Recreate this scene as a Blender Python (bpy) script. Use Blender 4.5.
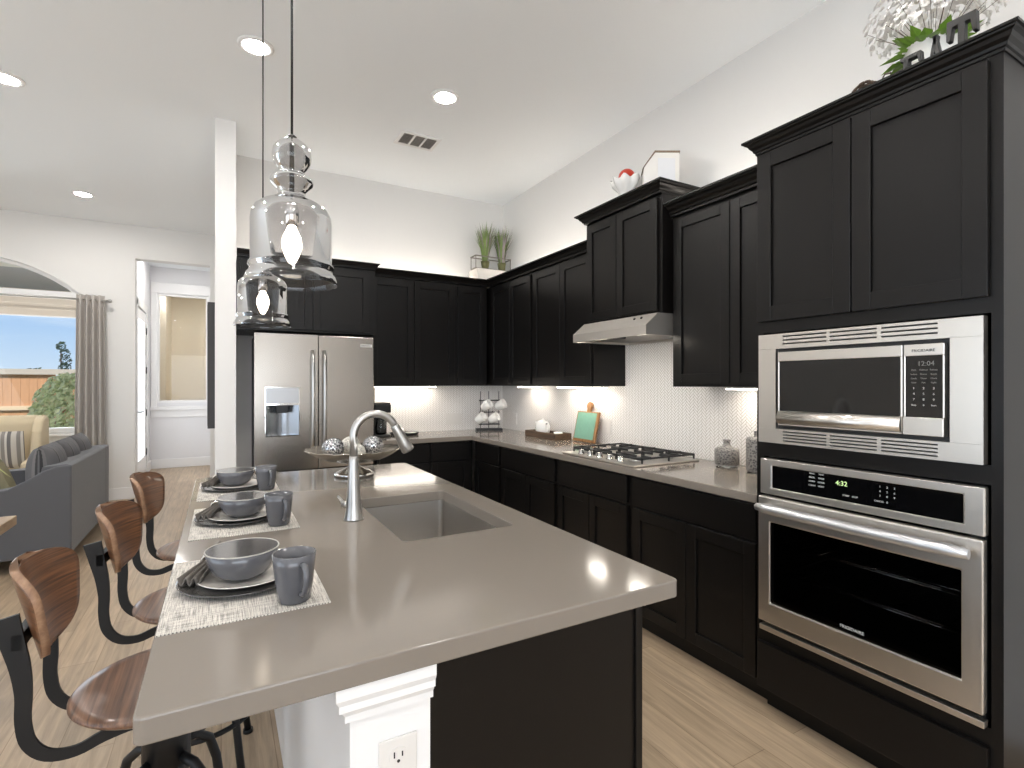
import bpy, math, random
from mathutils import Vector, Matrix
sin, cos, pi = math.sin, math.cos, math.pi
sc = bpy.context.scene
for o in list(bpy.data.objects):
    bpy.data.objects.remove(o)
COL = sc.collection

# ------------------------------------------------------------------ camera
cam_d = bpy.data.cameras.new('camera')
cam_d.sensor_width = 36.0
cam_d.lens = 36.0 * 518.8 / 1024.0
cam_d.clip_start = 0.02
cam_d.shift_y = 0.3 / 1024
cam = bpy.data.objects.new('camera', cam_d)
COL.objects.link(cam)
cam.location = (0, 0, 1.386)
cam.rotation_euler = (pi / 2, 0, -math.radians(29.28))
sc.camera = cam

# ------------------------------------------------------------------ view
sc.view_settings.view_transform = 'Standard'
sc.view_settings.look = 'None'
sc.view_settings.gamma = 1.0
sc.view_settings.use_curve_mapping = False
sc.view_settings.exposure = -0.06
sc.cycles.use_denoising = True
sc.cycles.max_bounces = 10
sc.cycles.diffuse_bounces = 5
sc.cycles.glossy_bounces = 5
sc.cycles.transparent_max_bounces = 16
sc.cycles.sample_clamp_indirect = 6.0
sc.cycles.blur_glossy = 0.5


def S(r, g, b):
    def f(c):
        c /= 255.0
        return c / 12.92 if c <= 0.04045 else ((c + 0.055) / 1.055) ** 2.4
    return (f(r), f(g), f(b), 1.0)


# ------------------------------------------------------------------ world: blue sky with thin clouds
world = bpy.data.worlds.new('sky')
sc.world = world
world.use_nodes = True
nt = world.node_tree
nt.nodes.clear()
wo = nt.nodes.new('ShaderNodeOutputWorld')
bg = nt.nodes.new('ShaderNodeBackground')
tc = nt.nodes.new('ShaderNodeTexCoord')
sp = nt.nodes.new('ShaderNodeSeparateXYZ')
nt.links.new(tc.outputs['Generated'], sp.inputs[0])
rp = nt.nodes.new('ShaderNodeValToRGB')
rp.color_ramp.elements[0].position = 0.0
rp.color_ramp.elements[0].color = S(205, 223, 240)
rp.color_ramp.elements[1].position = 0.5
rp.color_ramp.elements[1].color = S(105, 155, 215)
e_ = rp.color_ramp.elements.new(0.12)
e_.color = S(150, 190, 234)
nt.links.new(sp.outputs['Z'], rp.inputs[0])
mp = nt.nodes.new('ShaderNodeMapping')
mp.inputs['Scale'].default_value = (2.0, 2.0, 14.0)
nt.links.new(tc.outputs['Generated'], mp.inputs[0])
nz = nt.nodes.new('ShaderNodeTexNoise')
nz.inputs['Scale'].default_value = 2.2
nz.inputs['Detail'].default_value = 5
nt.links.new(mp.outputs[0], nz.inputs['Vector'])
cr = nt.nodes.new('ShaderNodeValToRGB')
cr.color_ramp.elements[0].position = 0.48
cr.color_ramp.elements[0].color = (0, 0, 0, 1)
cr.color_ramp.elements[1].position = 0.8
cr.color_ramp.elements[1].color = (0.7, 0.7, 0.7, 1)
nt.links.new(nz.outputs[0], cr.inputs[0])
mx = nt.nodes.new('ShaderNodeMixRGB')
mx.inputs[2].default_value = S(232, 240, 250)
nt.links.new(cr.outputs[0], mx.inputs[0])
nt.links.new(rp.outputs[0], mx.inputs[1])
nt.links.new(mx.outputs[0], bg.inputs[0])
bg.inputs[1].default_value = 1.2
nt.links.new(bg.outputs[0], wo.inputs[0])

# ------------------------------------------------------------------ sun and area lamps as window daylight
sun_d = bpy.data.lights.new('sun', 'SUN')
sun_d.energy = 6.5
sun_d.angle = 0.01
sun_d.color = (1.0, 0.95, 0.87)
sun = bpy.data.objects.new('sun', sun_d)
COL.objects.link(sun)
sun.rotation_euler = (math.radians(38), 0, math.radians(-25))


def area(name, loc, rot, sx, sy, power, color):
    d = bpy.data.lights.new(name, 'AREA')
    d.shape = 'RECTANGLE'
    d.size, d.size_y = sx, sy
    d.energy = power
    d.color = color
    o = bpy.data.objects.new(name, d)
    COL.objects.link(o)
    o.location = loc
    o.rotation_euler = rot
    return o


# left and front lamps are added, unseen daylight fill tilted up to brighten ceiling
area('daylight_fill_left', (-4.5, 0.7, 1.35), (0, -pi / 2 - 0.4, 0), 2.3, 4.6, 70, (0.84, 0.92, 1.0))
area('daylight_fill_front', (-1.2, -3.5, 1.6), (pi / 2 + 0.45, 0, 0), 4.4, 2.1, 135, (0.90, 0.95, 1.0))
area('daylight_arch', (-2.4, 7.98, 1.65), (-pi / 2, 0, 0), 1.9, 1.5, 40, (0.86, 0.93, 1.0))

LAMP = 330.0       # strength of recessed lamp lenses
STRIP = 26.0      # under-cabinet strips
TOPSTRIP = 24.0    # strips on top of the wall cabinets

# ================================================================== helpers


class MB:
    """collects shapes into one mesh (world coordinates)"""

    def __init__(self):
        self.v, self.f, self.s, self.m = [], [], [], []

    def add(self, verts, faces, smooth=False, mi=0):
        b = len(self.v)
        self.v += [tuple(p) for p in verts]
        self.f += [tuple(b + i for i in q) for q in faces]
        self.s += [smooth] * len(faces)
        self.m += [mi] * len(faces)
        return self

    def box(self, x0, x1, y0, y1, z0, z1, mi=0):
        x0, x1 = min(x0, x1), max(x0, x1)
        y0, y1 = min(y0, y1), max(y0, y1)
        z0, z1 = min(z0, z1), max(z0, z1)
        v = [(x0, y0, z0), (x1, y0, z0), (x1, y1, z0), (x0, y1, z0), (x0, y0, z1), (x1, y0, z1), (x1, y1, z1), (x0, y1, z1)]
        return self.add(v, [(3, 2, 1, 0), (4, 5, 6, 7), (0, 1, 5, 4), (1, 2, 6, 5), (2, 3, 7, 6), (3, 0, 4, 7)], False, mi)

    def obox(self, c, ax, ay, az, hx, hy, hz, mi=0):
        c, ax, ay, az = Vector(c), Vector(ax), Vector(ay), Vector(az)
        v = []
        for k in (-1, 1):
            for (i, j) in ((-1, -1), (1, -1), (1, 1), (-1, 1)):
                v.append(c + ax * hx * i + ay * hy * j + az * hz * k)
        return self.add(v, [(3, 2, 1, 0), (4, 5, 6, 7), (0, 1, 5, 4), (1, 2, 6, 5), (2, 3, 7, 6), (3, 0, 4, 7)], False, mi)

    def prism(self, pts, axis, a0, a1, mi=0, smooth=False):
        """pts: 2D outline; axis 'x','y','z': extrude direction"""
        def mk(p, a):
            return {'x': (a, p[0], p[1]), 'y': (p[0], a, p[1]), 'z': (p[0], p[1], a)}[axis]
        n = len(pts)
        v = [mk(p, a0) for p in pts] + [mk(p, a1) for p in pts]
        self.add(v, [tuple(range(n))[::-1], tuple(range(n, 2 * n))], False, mi)
        b = len(self.v) - 2 * n
        for i in range(n):
            j = (i + 1) % n
            self.f.append((b + i, b + j, b + n + j, b + n + i))
            self.s.append(smooth)
            self.m.append(mi)
        return self

    def lathe(self, prof, cx, cy, n=32, mi=0, smooth=True, z0=0.0, ell=(1, 1)):
        """prof: (r, z) pairs"""
        v, f = [], []
        for (r, z) in prof:
            for k in range(n):
                a = 2 * pi * k / n
                v.append((cx + r * cos(a) * ell[0], cy + r * sin(a) * ell[1], z0 + z))
        for i in range(len(prof) - 1):
            for k in range(n):
                l = (k + 1) % n
                f.append((i * n + k, i * n + l, (i + 1) * n + l, (i + 1) * n + k))
        self.add(v, f, smooth, mi)
        b = len(self.v) - len(v)
        if prof[0][0] > 1e-5:
            self.f.append(tuple(b + k for k in range(n))[::-1]); self.s.append(False); self.m.append(mi)
        if prof[-1][0] > 1e-5:
            self.f.append(tuple(b + (len(prof) - 1) * n + k for k in range(n))); self.s.append(False); self.m.append(mi)
        return self

    def shell(self, prof, cx, cy, n=48, mi=0, z0=0.0):
        v, f = [], []
        for (r, z) in prof:
            for k in range(n):
                a = 2 * pi * k / n
                v.append((cx + r * cos(a), cy + r * sin(a), z0 + z))
        for i in range(len(prof) - 1):
            for k in range(n):
                l = (k + 1) % n
                f.append((i * n + k, i * n + l, (i + 1) * n + l, (i + 1) * n + k))
        return self.add(v, f, True, mi)

    def tube(self, path, r, n=10, mi=0, cap=True, flat=None):
        """path: points; r: radius or list"""
        P = [Vector(p) for p in path]
        rs = r if isinstance(r, (list, tuple)) else [r] * len(P)
        v, f = [], []
        up = Vector((0, 0, 1))
        t0 = (P[1] - P[0]).normalized()
        if abs(t0.dot(up)) > 0.95:
            up = Vector((1, 0, 0))
        x = t0.cross(up).normalized()
        for i, p in enumerate(P):
            if i == 0:
                t = P[1] - P[0]
            elif i == len(P) - 1:
                t = P[-1] - P[-2]
            else:
                t = (P[i + 1] - P[i]).normalized() + (P[i] - P[i - 1]).normalized()
            t.normalize()
            x = (x - t * x.dot(t)).normalized()
            y = t.cross(x)
            for k in range(n):
                a = 2 * pi * k / n
                v.append(p + x * rs[i] * cos(a) + y * rs[i] * sin(a))
        for i in range(len(P) - 1):
            for k in range(n):
                l = (k + 1) % n
                f.append((i * n + k, i * n + l, (i + 1) * n + l, (i + 1) * n + k))
        self.add(v, f, True, mi)
        if cap:
            b = len(self.v) - len(v)
            self.f.append(tuple(b + k for k in range(n))[::-1]); self.s.append(False); self.m.append(mi)
            self.f.append(tuple(b + (len(P) - 1) * n + k for k in range(n))); self.s.append(False); self.m.append(mi)
        return self

    def cyl(self, a, b, r, n=16, mi=0, r2=None):
        return self.tube([a, b], [r, r if r2 is None else r2], n, mi)

    def ball(self, c, r, n=14, m=8, mi=0, sz=1.0):
        prof = [(r * sin(pi * i / m), -r * sz * cos(pi * i / m)) for i in range(m + 1)]
        prof[0] = (0, prof[0][1]); prof[-1] = (0, prof[-1][1])
        return self.lathe([(max(p[0], 1e-6), p[1]) for p in prof], c[0], c[1], n, mi, True, c[2])

    def torus(self, c, R, r, axis='z', n=32, k=8, mi=0, a0=0, a1=2 * pi):
        pts = []
        full = abs(a1 - a0 - 2 * pi) < 1e-6
        for i in range(n + (1 if not full else 1)):
            a = a0 + (a1 - a0) * i / n
            q = (R * cos(a), R * sin(a))
            pts.append({'z': (c[0] + q[0], c[1] + q[1], c[2]), 'y': (c[0] + q[0], c[1], c[2] + q[1]), 'x': (c[0], c[1] + q[0], c[2] + q[1])}[axis])
        return self.tube(pts, r, k, mi, cap=not full)

    def grid(self, fn, nu, nv, mi=0, smooth=True, closed_u=False):
        v = [fn(i / nu, j / nv) for j in range(nv + 1) for i in range(nu + 1)]
        f = []
        for j in range(nv):
            for i in range(nu):
                a = j * (nu + 1) + i
                f.append((a, a + 1, a + nu + 2, a + nu + 1))
        return self.add(v, f, smooth, mi)


def link(name, mb, mats, parent=None, origin=None, bevel=0.0, seg=2, solid=0.0, subsurf=0, recalc=False):
    """one mesh object; vertices given in world coordinates; parent's world offset is removed"""
    if not isinstance(mats, (list, tuple)):
        mats = [mats]
    off = Vector((0, 0, 0))
    p = parent
    while p is not None:
        off += p.location
        p = p.parent
    if parent is None:
        if origin is None:
            xs = [v[0] for v in mb.v]; ys = [v[1] for v in mb.v]; zs = [v[2] for v in mb.v]
            origin = ((min(xs) + max(xs)) / 2, (min(ys) + max(ys)) / 2, min(zs))
        off = Vector(origin)
    me = bpy.data.meshes.new(name)
    me.from_pydata([tuple(Vector(v) - off) for v in mb.v], [], mb.f)
    for m in mats:
        me.materials.append(m)
    me.polygons.foreach_set('use_smooth', mb.s)
    me.polygons.foreach_set('material_index', mb.m)
    me.validate()
    me.update()
    o = bpy.data.objects.new(name, me)
    COL.objects.link(o)
    if parent is None:
        o.location = origin
    else:
        o.parent = parent
    if solid:
        q = o.modifiers.new('thick', 'SOLIDIFY'); q.thickness = solid; q.offset = 0
    if subsurf:
        q = o.modifiers.new('sub', 'SUBSURF'); q.levels = subsurf; q.render_levels = subsurf
    if bevel:
        q = o.modifiers.new('bev', 'BEVEL'); q.width = bevel; q.segments = seg; q.limit_method = 'ANGLE'; q.angle_limit = math.radians(40)
        q.harden_normals = False
    return o


def thing(name, label, cat, loc=(0, 0, 0), group=None):
    o = bpy.data.objects.new(name, None)
    o.empty_display_size = 0.1
    COL.objects.link(o)
    o.location = loc
    o['label'] = label
    o['category'] = cat
    if group:
        o['group'] = group
    return o


def tag(o, label, cat, group=None, kind=None):
    o['label'] = label
    o['category'] = cat
    if group:
        o['group'] = group
    if kind:
        o['kind'] = kind
    return o


def struct(name, mb, mat_, parent=None, **k):
    o = link(name, mb, mat_, parent, **k)
    if parent is None:
        o['kind'] = 'structure'
    return o


def dup(root, loc, rotz, label=None, group=None):
    r = root.copy()
    COL.objects.link(r)
    r.location = loc
    r.rotation_euler = (0, 0, rotz)
    if label:
        r['label'] = label
    if group:
        r['group'] = group
    for ch in list(root.children):
        c = ch.copy(); COL.objects.link(c); c.parent = r
        for g in list(ch.children):
            d = g.copy(); COL.objects.link(d); d.parent = c
    return r


# ================================================================== materials
def new_mat(name):
    m = bpy.data.materials.new(name)
    m.use_nodes = True
    n = m.node_tree
    b = n.nodes['Principled BSDF']
    return m, n, b


def mat(name, col, rough=0.5, metal=0.0, spec=0.5, coat=0.0, noise=0.0, nscale=8.0, bump=0.0, bscale=60.0, emit=0.0, sheen=0.0, stretch=None, crough=0.1):
    m, n, b = new_mat(name)
    b.inputs['Base Color'].default_value = col
    b.inputs['Roughness'].default_value = rough
    b.inputs['Metallic'].default_value = metal
    b.inputs['Specular IOR Level'].default_value = spec
    b.inputs['Coat Weight'].default_value = coat
    b.inputs['Coat Roughness'].default_value = crough
    if sheen:
        b.inputs['Sheen Weight'].default_value = sheen
    if emit:
        b.inputs['Emission Color'].default_value = col
        b.inputs['Emission Strength'].default_value = emit
    t = n.nodes.new('ShaderNodeTexCoord')
    mpn = n.nodes.new('ShaderNodeMapping')
    if stretch:
        mpn.inputs['Scale'].default_value = stretch
    n.links.new(t.outputs['Object'], mpn.inputs[0])
    if noise:
        q = n.nodes.new('ShaderNodeTexNoise')
        q.inputs['Scale'].default_value = nscale
        q.inputs['Detail'].default_value = 4
        n.links.new(mpn.outputs[0], q.inputs['Vector'])
        r = n.nodes.new('ShaderNodeMapRange')
        r.inputs['To Min'].default_value = 1 - noise
        r.inputs['To Max'].default_value = 1 + noise
        n.links.new(q.outputs[0], r.inputs[0])
        h = n.nodes.new('ShaderNodeHueSaturation')
        h.inputs['Color'].default_value = col
        n.links.new(r.outputs[0], h.inputs['Value'])
        n.links.new(h.outputs[0], b.inputs['Base Color'])
    if bump:
        q = n.nodes.new('ShaderNodeTexNoise')
        q.inputs['Scale'].default_value = bscale
        q.inputs['Detail'].default_value = 3
        n.links.new(mpn.outputs[0], q.inputs['Vector'])
        bp = n.nodes.new('ShaderNodeBump')
        bp.inputs['Strength'].default_value = bump
        bp.inputs['Distance'].default_value = 0.002
        n.links.new(q.outputs[0], bp.inputs['Height'])
        n.links.new(bp.outputs[0], b.inputs['Normal'])
    return m


def glass(name, tint, frs=1.35, rough=0.02, base=0.0, shift=0.0):
    """thin sheet glass: clear transmission with mirror reflection growing at grazing angles"""
    m = bpy.data.materials.new(name)
    m.use_nodes = True
    n = m.node_tree
    n.nodes.clear()
    o = n.nodes.new('ShaderNodeOutputMaterial')
    tr = n.nodes.new('ShaderNodeBsdfTransparent'); tr.inputs[0].default_value = tint
    gl = n.nodes.new('ShaderNodeBsdfGlossy'); gl.inputs['Roughness'].default_value = rough
    fr = n.nodes.new('ShaderNodeFresnel'); fr.inputs[0].default_value = frs
    ad = n.nodes.new('ShaderNodeMath'); ad.inputs[1].default_value = base
    ad.operation = 'ADD'; ad.use_clamp = True
    mxs = n.nodes.new('ShaderNodeMixShader')
    n.links.new(fr.outputs[0], ad.inputs[0])
    n.links.new(ad.outputs[0], mxs.inputs[0])
    n.links.new(tr.outputs[0], mxs.inputs[1])
    n.links.new(gl.outputs[0], mxs.inputs[2])
    n.links.new(mxs.outputs[0], o.inputs[0])
    return m


def emis(name, col, strength):
    m = bpy.data.materials.new(name)
    m.use_nodes = True
    n = m.node_tree
    n.nodes.clear()
    o = n.nodes.new('ShaderNodeOutputMaterial')
    e = n.nodes.new('ShaderNodeEmission')
    e.inputs[0].default_value = col
    e.inputs[1].default_value = strength
    n.links.new(e.outputs[0], o.inputs[0])
    return m


def math_node(n, op, a, b=None, c=None):
    q = n.nodes.new('ShaderNodeMath')
    q.operation = op
    for i, x in enumerate((a, b, c)):
        if x is None:
            continue
        if isinstance(x, (int, float)):
            q.inputs[i].default_value = x
        else:
            n.links.new(x, q.inputs[i])
    return q.outputs[0]


def herringbone(name):
    m, n, b = new_mat(name)
    g = n.nodes.new('ShaderNodeNewGeometry')
    s_ = n.nodes.new('ShaderNodeSeparateXYZ')
    n.links.new(g.outputs['Position'], s_.inputs[0])
    M = lambda op, a, b_=None: math_node(n, op, a, b_)
    w = 0.0150
    u = M('ADD', s_.outputs['X'], s_.outputs['Y'])
    v = s_.outputs['Z']
    k = 1 / (w * math.sqrt(2))
    x = M('MULTIPLY', M('ADD', u, v), k)
    y = M('MULTIPLY', M('SUBTRACT', v, u), k)
    fx, fy = M('FLOOR', x), M('FLOOR', y)
    rx, ry = M('SUBTRACT', x, fx), M('SUBTRACT', y, fy)
    N = 3
    d = M('SUBTRACT', fx, fy)
    kk = M('SUBTRACT', d, M('MULTIPLY', M('FLOOR', M('DIVIDE', M('ADD', d, 0.01), 2 * N)), 2 * N))   # 0..2N-1
    hor = M('LESS_THAN', kk, N - 0.5)
    e = 0.085
    lo_x, hi_x = M('LESS_THAN', rx, e), M('GREATER_THAN', rx, 1 - e)
    lo_y, hi_y = M('LESS_THAN', ry, e), M('GREATER_THAN', ry, 1 - e)

    def eq(val):
        return M('COMPARE', kk, val) if False else math_node(n, 'COMPARE', kk, float(val), 0.3)
    hE = M('MAXIMUM', M('MAXIMUM', lo_y, hi_y), M('MAXIMUM', M('MULTIPLY', lo_x, eq(0)), M('MULTIPLY', hi_x, eq(N - 1))))
    vE = M('MAXIMUM', M('MAXIMUM', lo_x, hi_x), M('MAXIMUM', M('MULTIPLY', lo_y, eq(2 * N - 1)), M('MULTIPLY', hi_y, eq(N))))
    edge = M('ADD', M('MULTIPLY', hor, hE), M('MULTIPLY', M('SUBTRACT', 1, hor), vE))
    mixc = n.nodes.new('ShaderNodeMixRGB')
    mixc.inputs[1].default_value = S(246, 243, 240)
    mixc.inputs[2].default_value = S(172, 163, 153)
    n.links.new(edge, mixc.inputs[0])
    n.links.new(mixc.outputs[0], b.inputs['Base Color'])
    rr = M('ADD', M('MULTIPLY', edge, 0.5), 0.22)
    n.links.new(rr, b.inputs['Roughness'])
    return m


def planks(name):
    m, n, b = new_mat(name)
    g = n.nodes.new('ShaderNodeNewGeometry')
    s_ = n.nodes.new('ShaderNodeSeparateXYZ')
    n.links.new(g.outputs['Position'], s_.inputs[0])
    c_ = n.nodes.new('ShaderNodeCombineXYZ')
    n.links.new(s_.outputs['Y'], c_.inputs[0])
    n.links.new(s_.outputs['X'], c_.inputs[1])
    br = n.nodes.new('ShaderNodeTexBrick')
    br.offset = 0.37
    br.inputs['Scale'].default_value = 1.0
    br.inputs['Brick Width'].default_value = 1.25
    br.inputs['Row Height'].default_value = 0.18
    br.inputs['Mortar Size'].default_value = 0.0016
    br.inputs['Mortar Smooth'].default_value = 0.3
    br.inputs['Bias'].default_value = 0.0
    br.inputs['Color1'].default_value = S(184, 162, 136)
    br.inputs['Color2'].default_value = S(166, 145, 120)
    br.inputs['Mortar'].default_value = S(136, 114, 90)
    n.links.new(c_.outputs[0], br.inputs['Vector'])
    mp_ = n.nodes.new('ShaderNodeMapping')
    mp_.inputs['Scale'].default_value = (1.6, 24.0, 1.0)
    n.links.new(c_.outputs[0], mp_.inputs[0])
    q = n.nodes.new('ShaderNodeTexNoise')
    q.inputs['Scale'].default_value = 1.6
    q.inputs['Detail'].default_value = 7
    q.inputs['Roughness'].default_value = 0.62
    q.inputs['Distortion'].default_value = 0.6
    n.links.new(mp_.outputs[0], q.inputs['Vector'])
    r = n.nodes.new('ShaderNodeMapRange')
    r.inputs['From Min'].default_value = 0.3
    r.inputs['From Max'].default_value = 0.7
    r.inputs['To Min'].default_value = 0.68
    r.inputs['To Max'].default_value = 1.16
    n.links.new(q.outputs[0], r.inputs[0])
    h = n.nodes.new('ShaderNodeHueSaturation')
    n.links.new(br.outputs['Color'], h.inputs['Color'])
    n.links.new(r.outputs[0], h.inputs['Value'])
    n.links.new(h.outputs[0], b.inputs['Base Color'])
    b.inputs['Roughness'].default_value = 0.38
    return m


def wood(name, c1, c2, rough=0.35, axis=1, scale=1.0, coat=0.0, ring=40):
    m, n, b = new_mat(name)
    t = n.nodes.new('ShaderNodeTexCoord')
    mp_ = n.nodes.new('ShaderNodeMapping')
    sc_ = [ring, ring, ring]
    sc_[axis] = 3.0
    mp_.inputs['Scale'].default_value = [x * scale for x in sc_]
    n.links.new(t.outputs['Object'], mp_.inputs[0])
    q = n.nodes.new('ShaderNodeTexNoise')
    q.inputs['Scale'].default_value = 1.0
    q.inputs['Detail'].default_value = 6
    q.inputs['Roughness'].default_value = 0.6
    q.inputs['Distortion'].default_value = 0.35
    n.links.new(mp_.outputs[0], q.inputs['Vector'])
    cr_ = n.nodes.new('ShaderNodeValToRGB')
    cr_.color_ramp.elements[0].position = 0.32
    cr_.color_ramp.elements[0].color = c1
    cr_.color_ramp.elements[1].position = 0.68
    cr_.color_ramp.elements[1].color = c2
    n.links.new(q.outputs[0], cr_.inputs[0])
    n.links.new(cr_.outputs[0], b.inputs['Base Color'])
    b.inputs['Roughness'].default_value = rough
    b.inputs['Coat Weight'].default_value = coat
    return m


def weave(name, c1, c2, sx=520.0, sy=260.0):
    m, n, b = new_mat(name)
    t = n.nodes.new('ShaderNodeTexCoord')
    s_ = n.nodes.new('ShaderNodeSeparateXYZ')
    n.links.new(t.outputs['Object'], s_.inputs[0])
    M = lambda op, a, b_=None: math_node(n, op, a, b_)
    a = M('SINE', M('MULTIPLY', s_.outputs['X'], 2 * pi * 160))
    c = M('SINE', M('MULTIPLY', s_.outputs['Y'], 2 * pi * 210))
    mp_ = n.nodes.new('ShaderNodeMapping')
    mp_.inputs['Scale'].default_value = (sx, 18, 1)
    n.links.new(t.outputs['Object'], mp_.inputs[0])
    q = n.nodes.new('ShaderNodeTexNoise'); q.inputs['Scale'].default_value = 1.0; q.inputs['Detail'].default_value = 1
    n.links.new(mp_.outputs[0], q.inputs['Vector'])
    mp2 = n.nodes.new('ShaderNodeMapping')
    mp2.inputs['Scale'].default_value = (14, sy, 1)
    n.links.new(t.outputs['Object'], mp2.inputs[0])
    q2 = n.nodes.new('ShaderNodeTexNoise'); q2.inputs['Scale'].default_value = 1.0; q2.inputs['Detail'].default_value = 1
    n.links.new(mp2.outputs[0], q2.inputs['Vector'])
    val = M('ADD', M('MULTIPLY', M('MULTIPLY', a, c), 0.22), M('ADD', M('MULTIPLY', q.outputs[0], 0.75), M('MULTIPLY', q2.outputs[0], 0.55)))
    cr_ = n.nodes.new('ShaderNodeValToRGB')
    cr_.color_ramp.elements[0].position = 0.50
    cr_.color_ramp.elements[0].color = c1
    cr_.color_ramp.elements[1].position = 0.70
    cr_.color_ramp.elements[1].color = c2
    n.links.new(val, cr_.inputs[0])
    n.links.new(cr_.outputs[0], b.inputs['Base Color'])
    b.inputs['Roughness'].default_value = 0.8
    return m


def stripes(name, cols, axis, freq, rough=0.8):
    m, n, b = new_mat(name)
    t = n.nodes.new('ShaderNodeTexCoord')
    s_ = n.nodes.new('ShaderNodeSeparateXYZ')
    n.links.new(t.outputs['Object'], s_.inputs[0])
    fr = math_node(n, 'FRACT', math_node(n, 'MULTIPLY', s_.outputs[axis], freq))
    cr_ = n.nodes.new('ShaderNodeValToRGB')
    cr_.color_ramp.interpolation = 'CONSTANT'
    el = cr_.color_ramp.elements
    el[0].position = 0; el[0].color = cols[0][1]
    el[1].position = cols[1][0]; el[1].color = cols[1][1]
    for p, c in cols[2:]:
        e = el.new(p); e.color = c
    n.links.new(fr, cr_.inputs[0])
    n.links.new(cr_.outputs[0], b.inputs['Base Color'])
    b.inputs['Roughness'].default_value = rough
    return m


def voro(name, c1, c2, scale, rough=0.3, metal=0.0, feat='DISTANCE_TO_EDGE', p0=0.02, p1=0.12):
    m, n, b = new_mat(name)
    t = n.nodes.new('ShaderNodeTexCoord')
    v = n.nodes.new('ShaderNodeTexVoronoi')
    v.feature = feat
    v.inputs['Scale'].default_value = scale
    n.links.new(t.outputs['Object'], v.inputs['Vector'])
    cr_ = n.nodes.new('ShaderNodeValToRGB')
    cr_.color_ramp.elements[0].position = p0; cr_.color_ramp.elements[0].color = c1
    cr_.color_ramp.elements[1].position = p1; cr_.color_ramp.elements[1].color = c2
    n.links.new(v.outputs[0], cr_.inputs[0])
    n.links.new(cr_.outputs[0], b.inputs['Base Color'])
    b.inputs['Roughness'].default_value = rough
    b.inputs['Metallic'].default_value = metal
    return m


WALL = mat('wall_paint', S(228, 226, 223), 0.6, bump=0.05, bscale=90)
CEIL = mat('ceiling_paint', S(243, 246, 248), 0.7, bump=0.05, bscale=90)
TRIM = mat('trim_white', S(236, 235, 234), 0.35)
COOLWALL = mat('hall_paint', S(228, 227, 228), 0.6)
FLOOR = planks('oak_planks')
TILE = herringbone('herringbone_tile')
CAB = mat('espresso_paint', S(15, 13, 12), 0.34, spec=0.26, noise=0.10, nscale=3, stretch=(1, 1, 10))
CABIN = mat('cabinet_shadow', S(16, 14, 13), 0.6)
QUARTZ = mat('taupe_quartz', S(129, 121, 112), 0.11, spec=0.55)
STEEL = mat('brushed_steel', S(168, 161, 153), 0.27, metal=1.0, bump=0.02, bscale=300, stretch=(1, 1, 0.02))
STEELH = mat('brushed_steel_oven', S(212, 207, 200), 0.34, metal=1.0, bump=0.02, bscale=300, stretch=(1, 0.02, 1))
STEELD = mat('dark_steel', S(120, 118, 116), 0.35, metal=1.0)
SINK = mat('sink_steel', S(190, 186, 181), 0.38, metal=1.0)
CHROME = mat('chrome', S(225, 225, 225), 0.08, metal=1.0)
NICKEL = mat('brushed_nickel', S(188, 186, 183), 0.33, metal=1.0)
BLKMETAL = mat('black_metal', S(17, 17, 18), 0.45, metal=0.0, spec=0.35)
BLKPLAST = mat('black_plastic', S(20, 20, 21), 0.35)
BLKGLASS = mat('black_glass', S(8, 8, 9), 0.06, spec=0.6)
IRON = mat('cast_iron', S(30, 30, 31), 0.55)
WALNUT = wood('walnut_ply', S(68, 46, 35), S(130, 95, 72), 0.33, axis=1, ring=110, coat=0.15)
WALNUTB = wood('walnut_ply_back', S(66, 42, 28), S(128, 86, 56), 0.3, axis=1, ring=120, coat=0.2)
for _n in WALNUTB.node_tree.nodes:
    if _n.type == 'MAPPING':
        _n.inputs['Scale'].default_value = (6.0, 4.0, 150.0)
PLYEDGE = wood('ply_edge', S(120, 88, 66), S(160, 126, 98), 0.5, axis=1, ring=50)
BOARDW = wood('board_wood', S(120, 82, 48), S(172, 128, 82), 0.5, axis=2)
DARKW = wood('tray_wood', S(62, 46, 34), S(104, 80, 58), 0.55, axis=1)
RUSTW = wood('rustic_table', S(120, 96, 70), S(176, 150, 118), 0.6, axis=1, ring=18)
GREEN = mat('green_paint', S(120, 168, 147), 0.5, noise=0.12, nscale=30)
CERWHITE = mat('white_ceramic', S(236, 234, 230), 0.15, coat=0.3)
STONEW = mat('grey_stoneware', S(86, 86, 90), 0.2, coat=0.4, noise=0.04, nscale=40)
STONERIM = mat('stoneware_rim', S(176, 172, 164), 0.3)
STONEDK = mat('dark_stoneware', S(72, 70, 68), 0.12, coat=0.5)
PLATEW = mat('ivory_plate', S(214, 208, 200), 0.22, coat=0.3)
NAPKIN = mat('taupe_napkin', S(92, 86, 80), 0.75, noise=0.2, nscale=30)
MATW = weave('woven_mat', S(108, 104, 99), S(212, 206, 197))
SOFAM = mat('grey_upholstery', S(84, 84, 87), 0.9, bump=0.4, bscale=500, sheen=0.2)
CUSH = stripes('plaid_cushion', [(0, S(96, 95, 97)), (0.82, S(52, 52, 54)), (0.9, S(112, 110, 110))], 'Y', 9)
BEIGE = mat('beige_upholstery', S(206, 190, 160), 0.9, bump=0.3, bscale=400)
STRIPEP = stripes('striped_pillow', [(0, S(206, 200, 190)), (0.35, S(120, 116, 112)), (0.6, S(222, 216, 206)), (0.75, S(84, 82, 82))], 'X', 14)
CURT = mat('grey_curtain', S(182, 176, 170), 0.85, bump=0.2, bscale=300)
GLASSP = glass('smoky_pendant_glass', (0.73, 0.72, 0.72, 1), 1.42, 0.02, 0.02)
WGLASS = glass('window_glass', (0.97, 0.98, 0.98, 1), 1.3, 0.01)
JGLASS = glass('clear_glass', (0.92, 0.94, 0.94, 1), 1.45, 0.02, 0.03)
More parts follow.
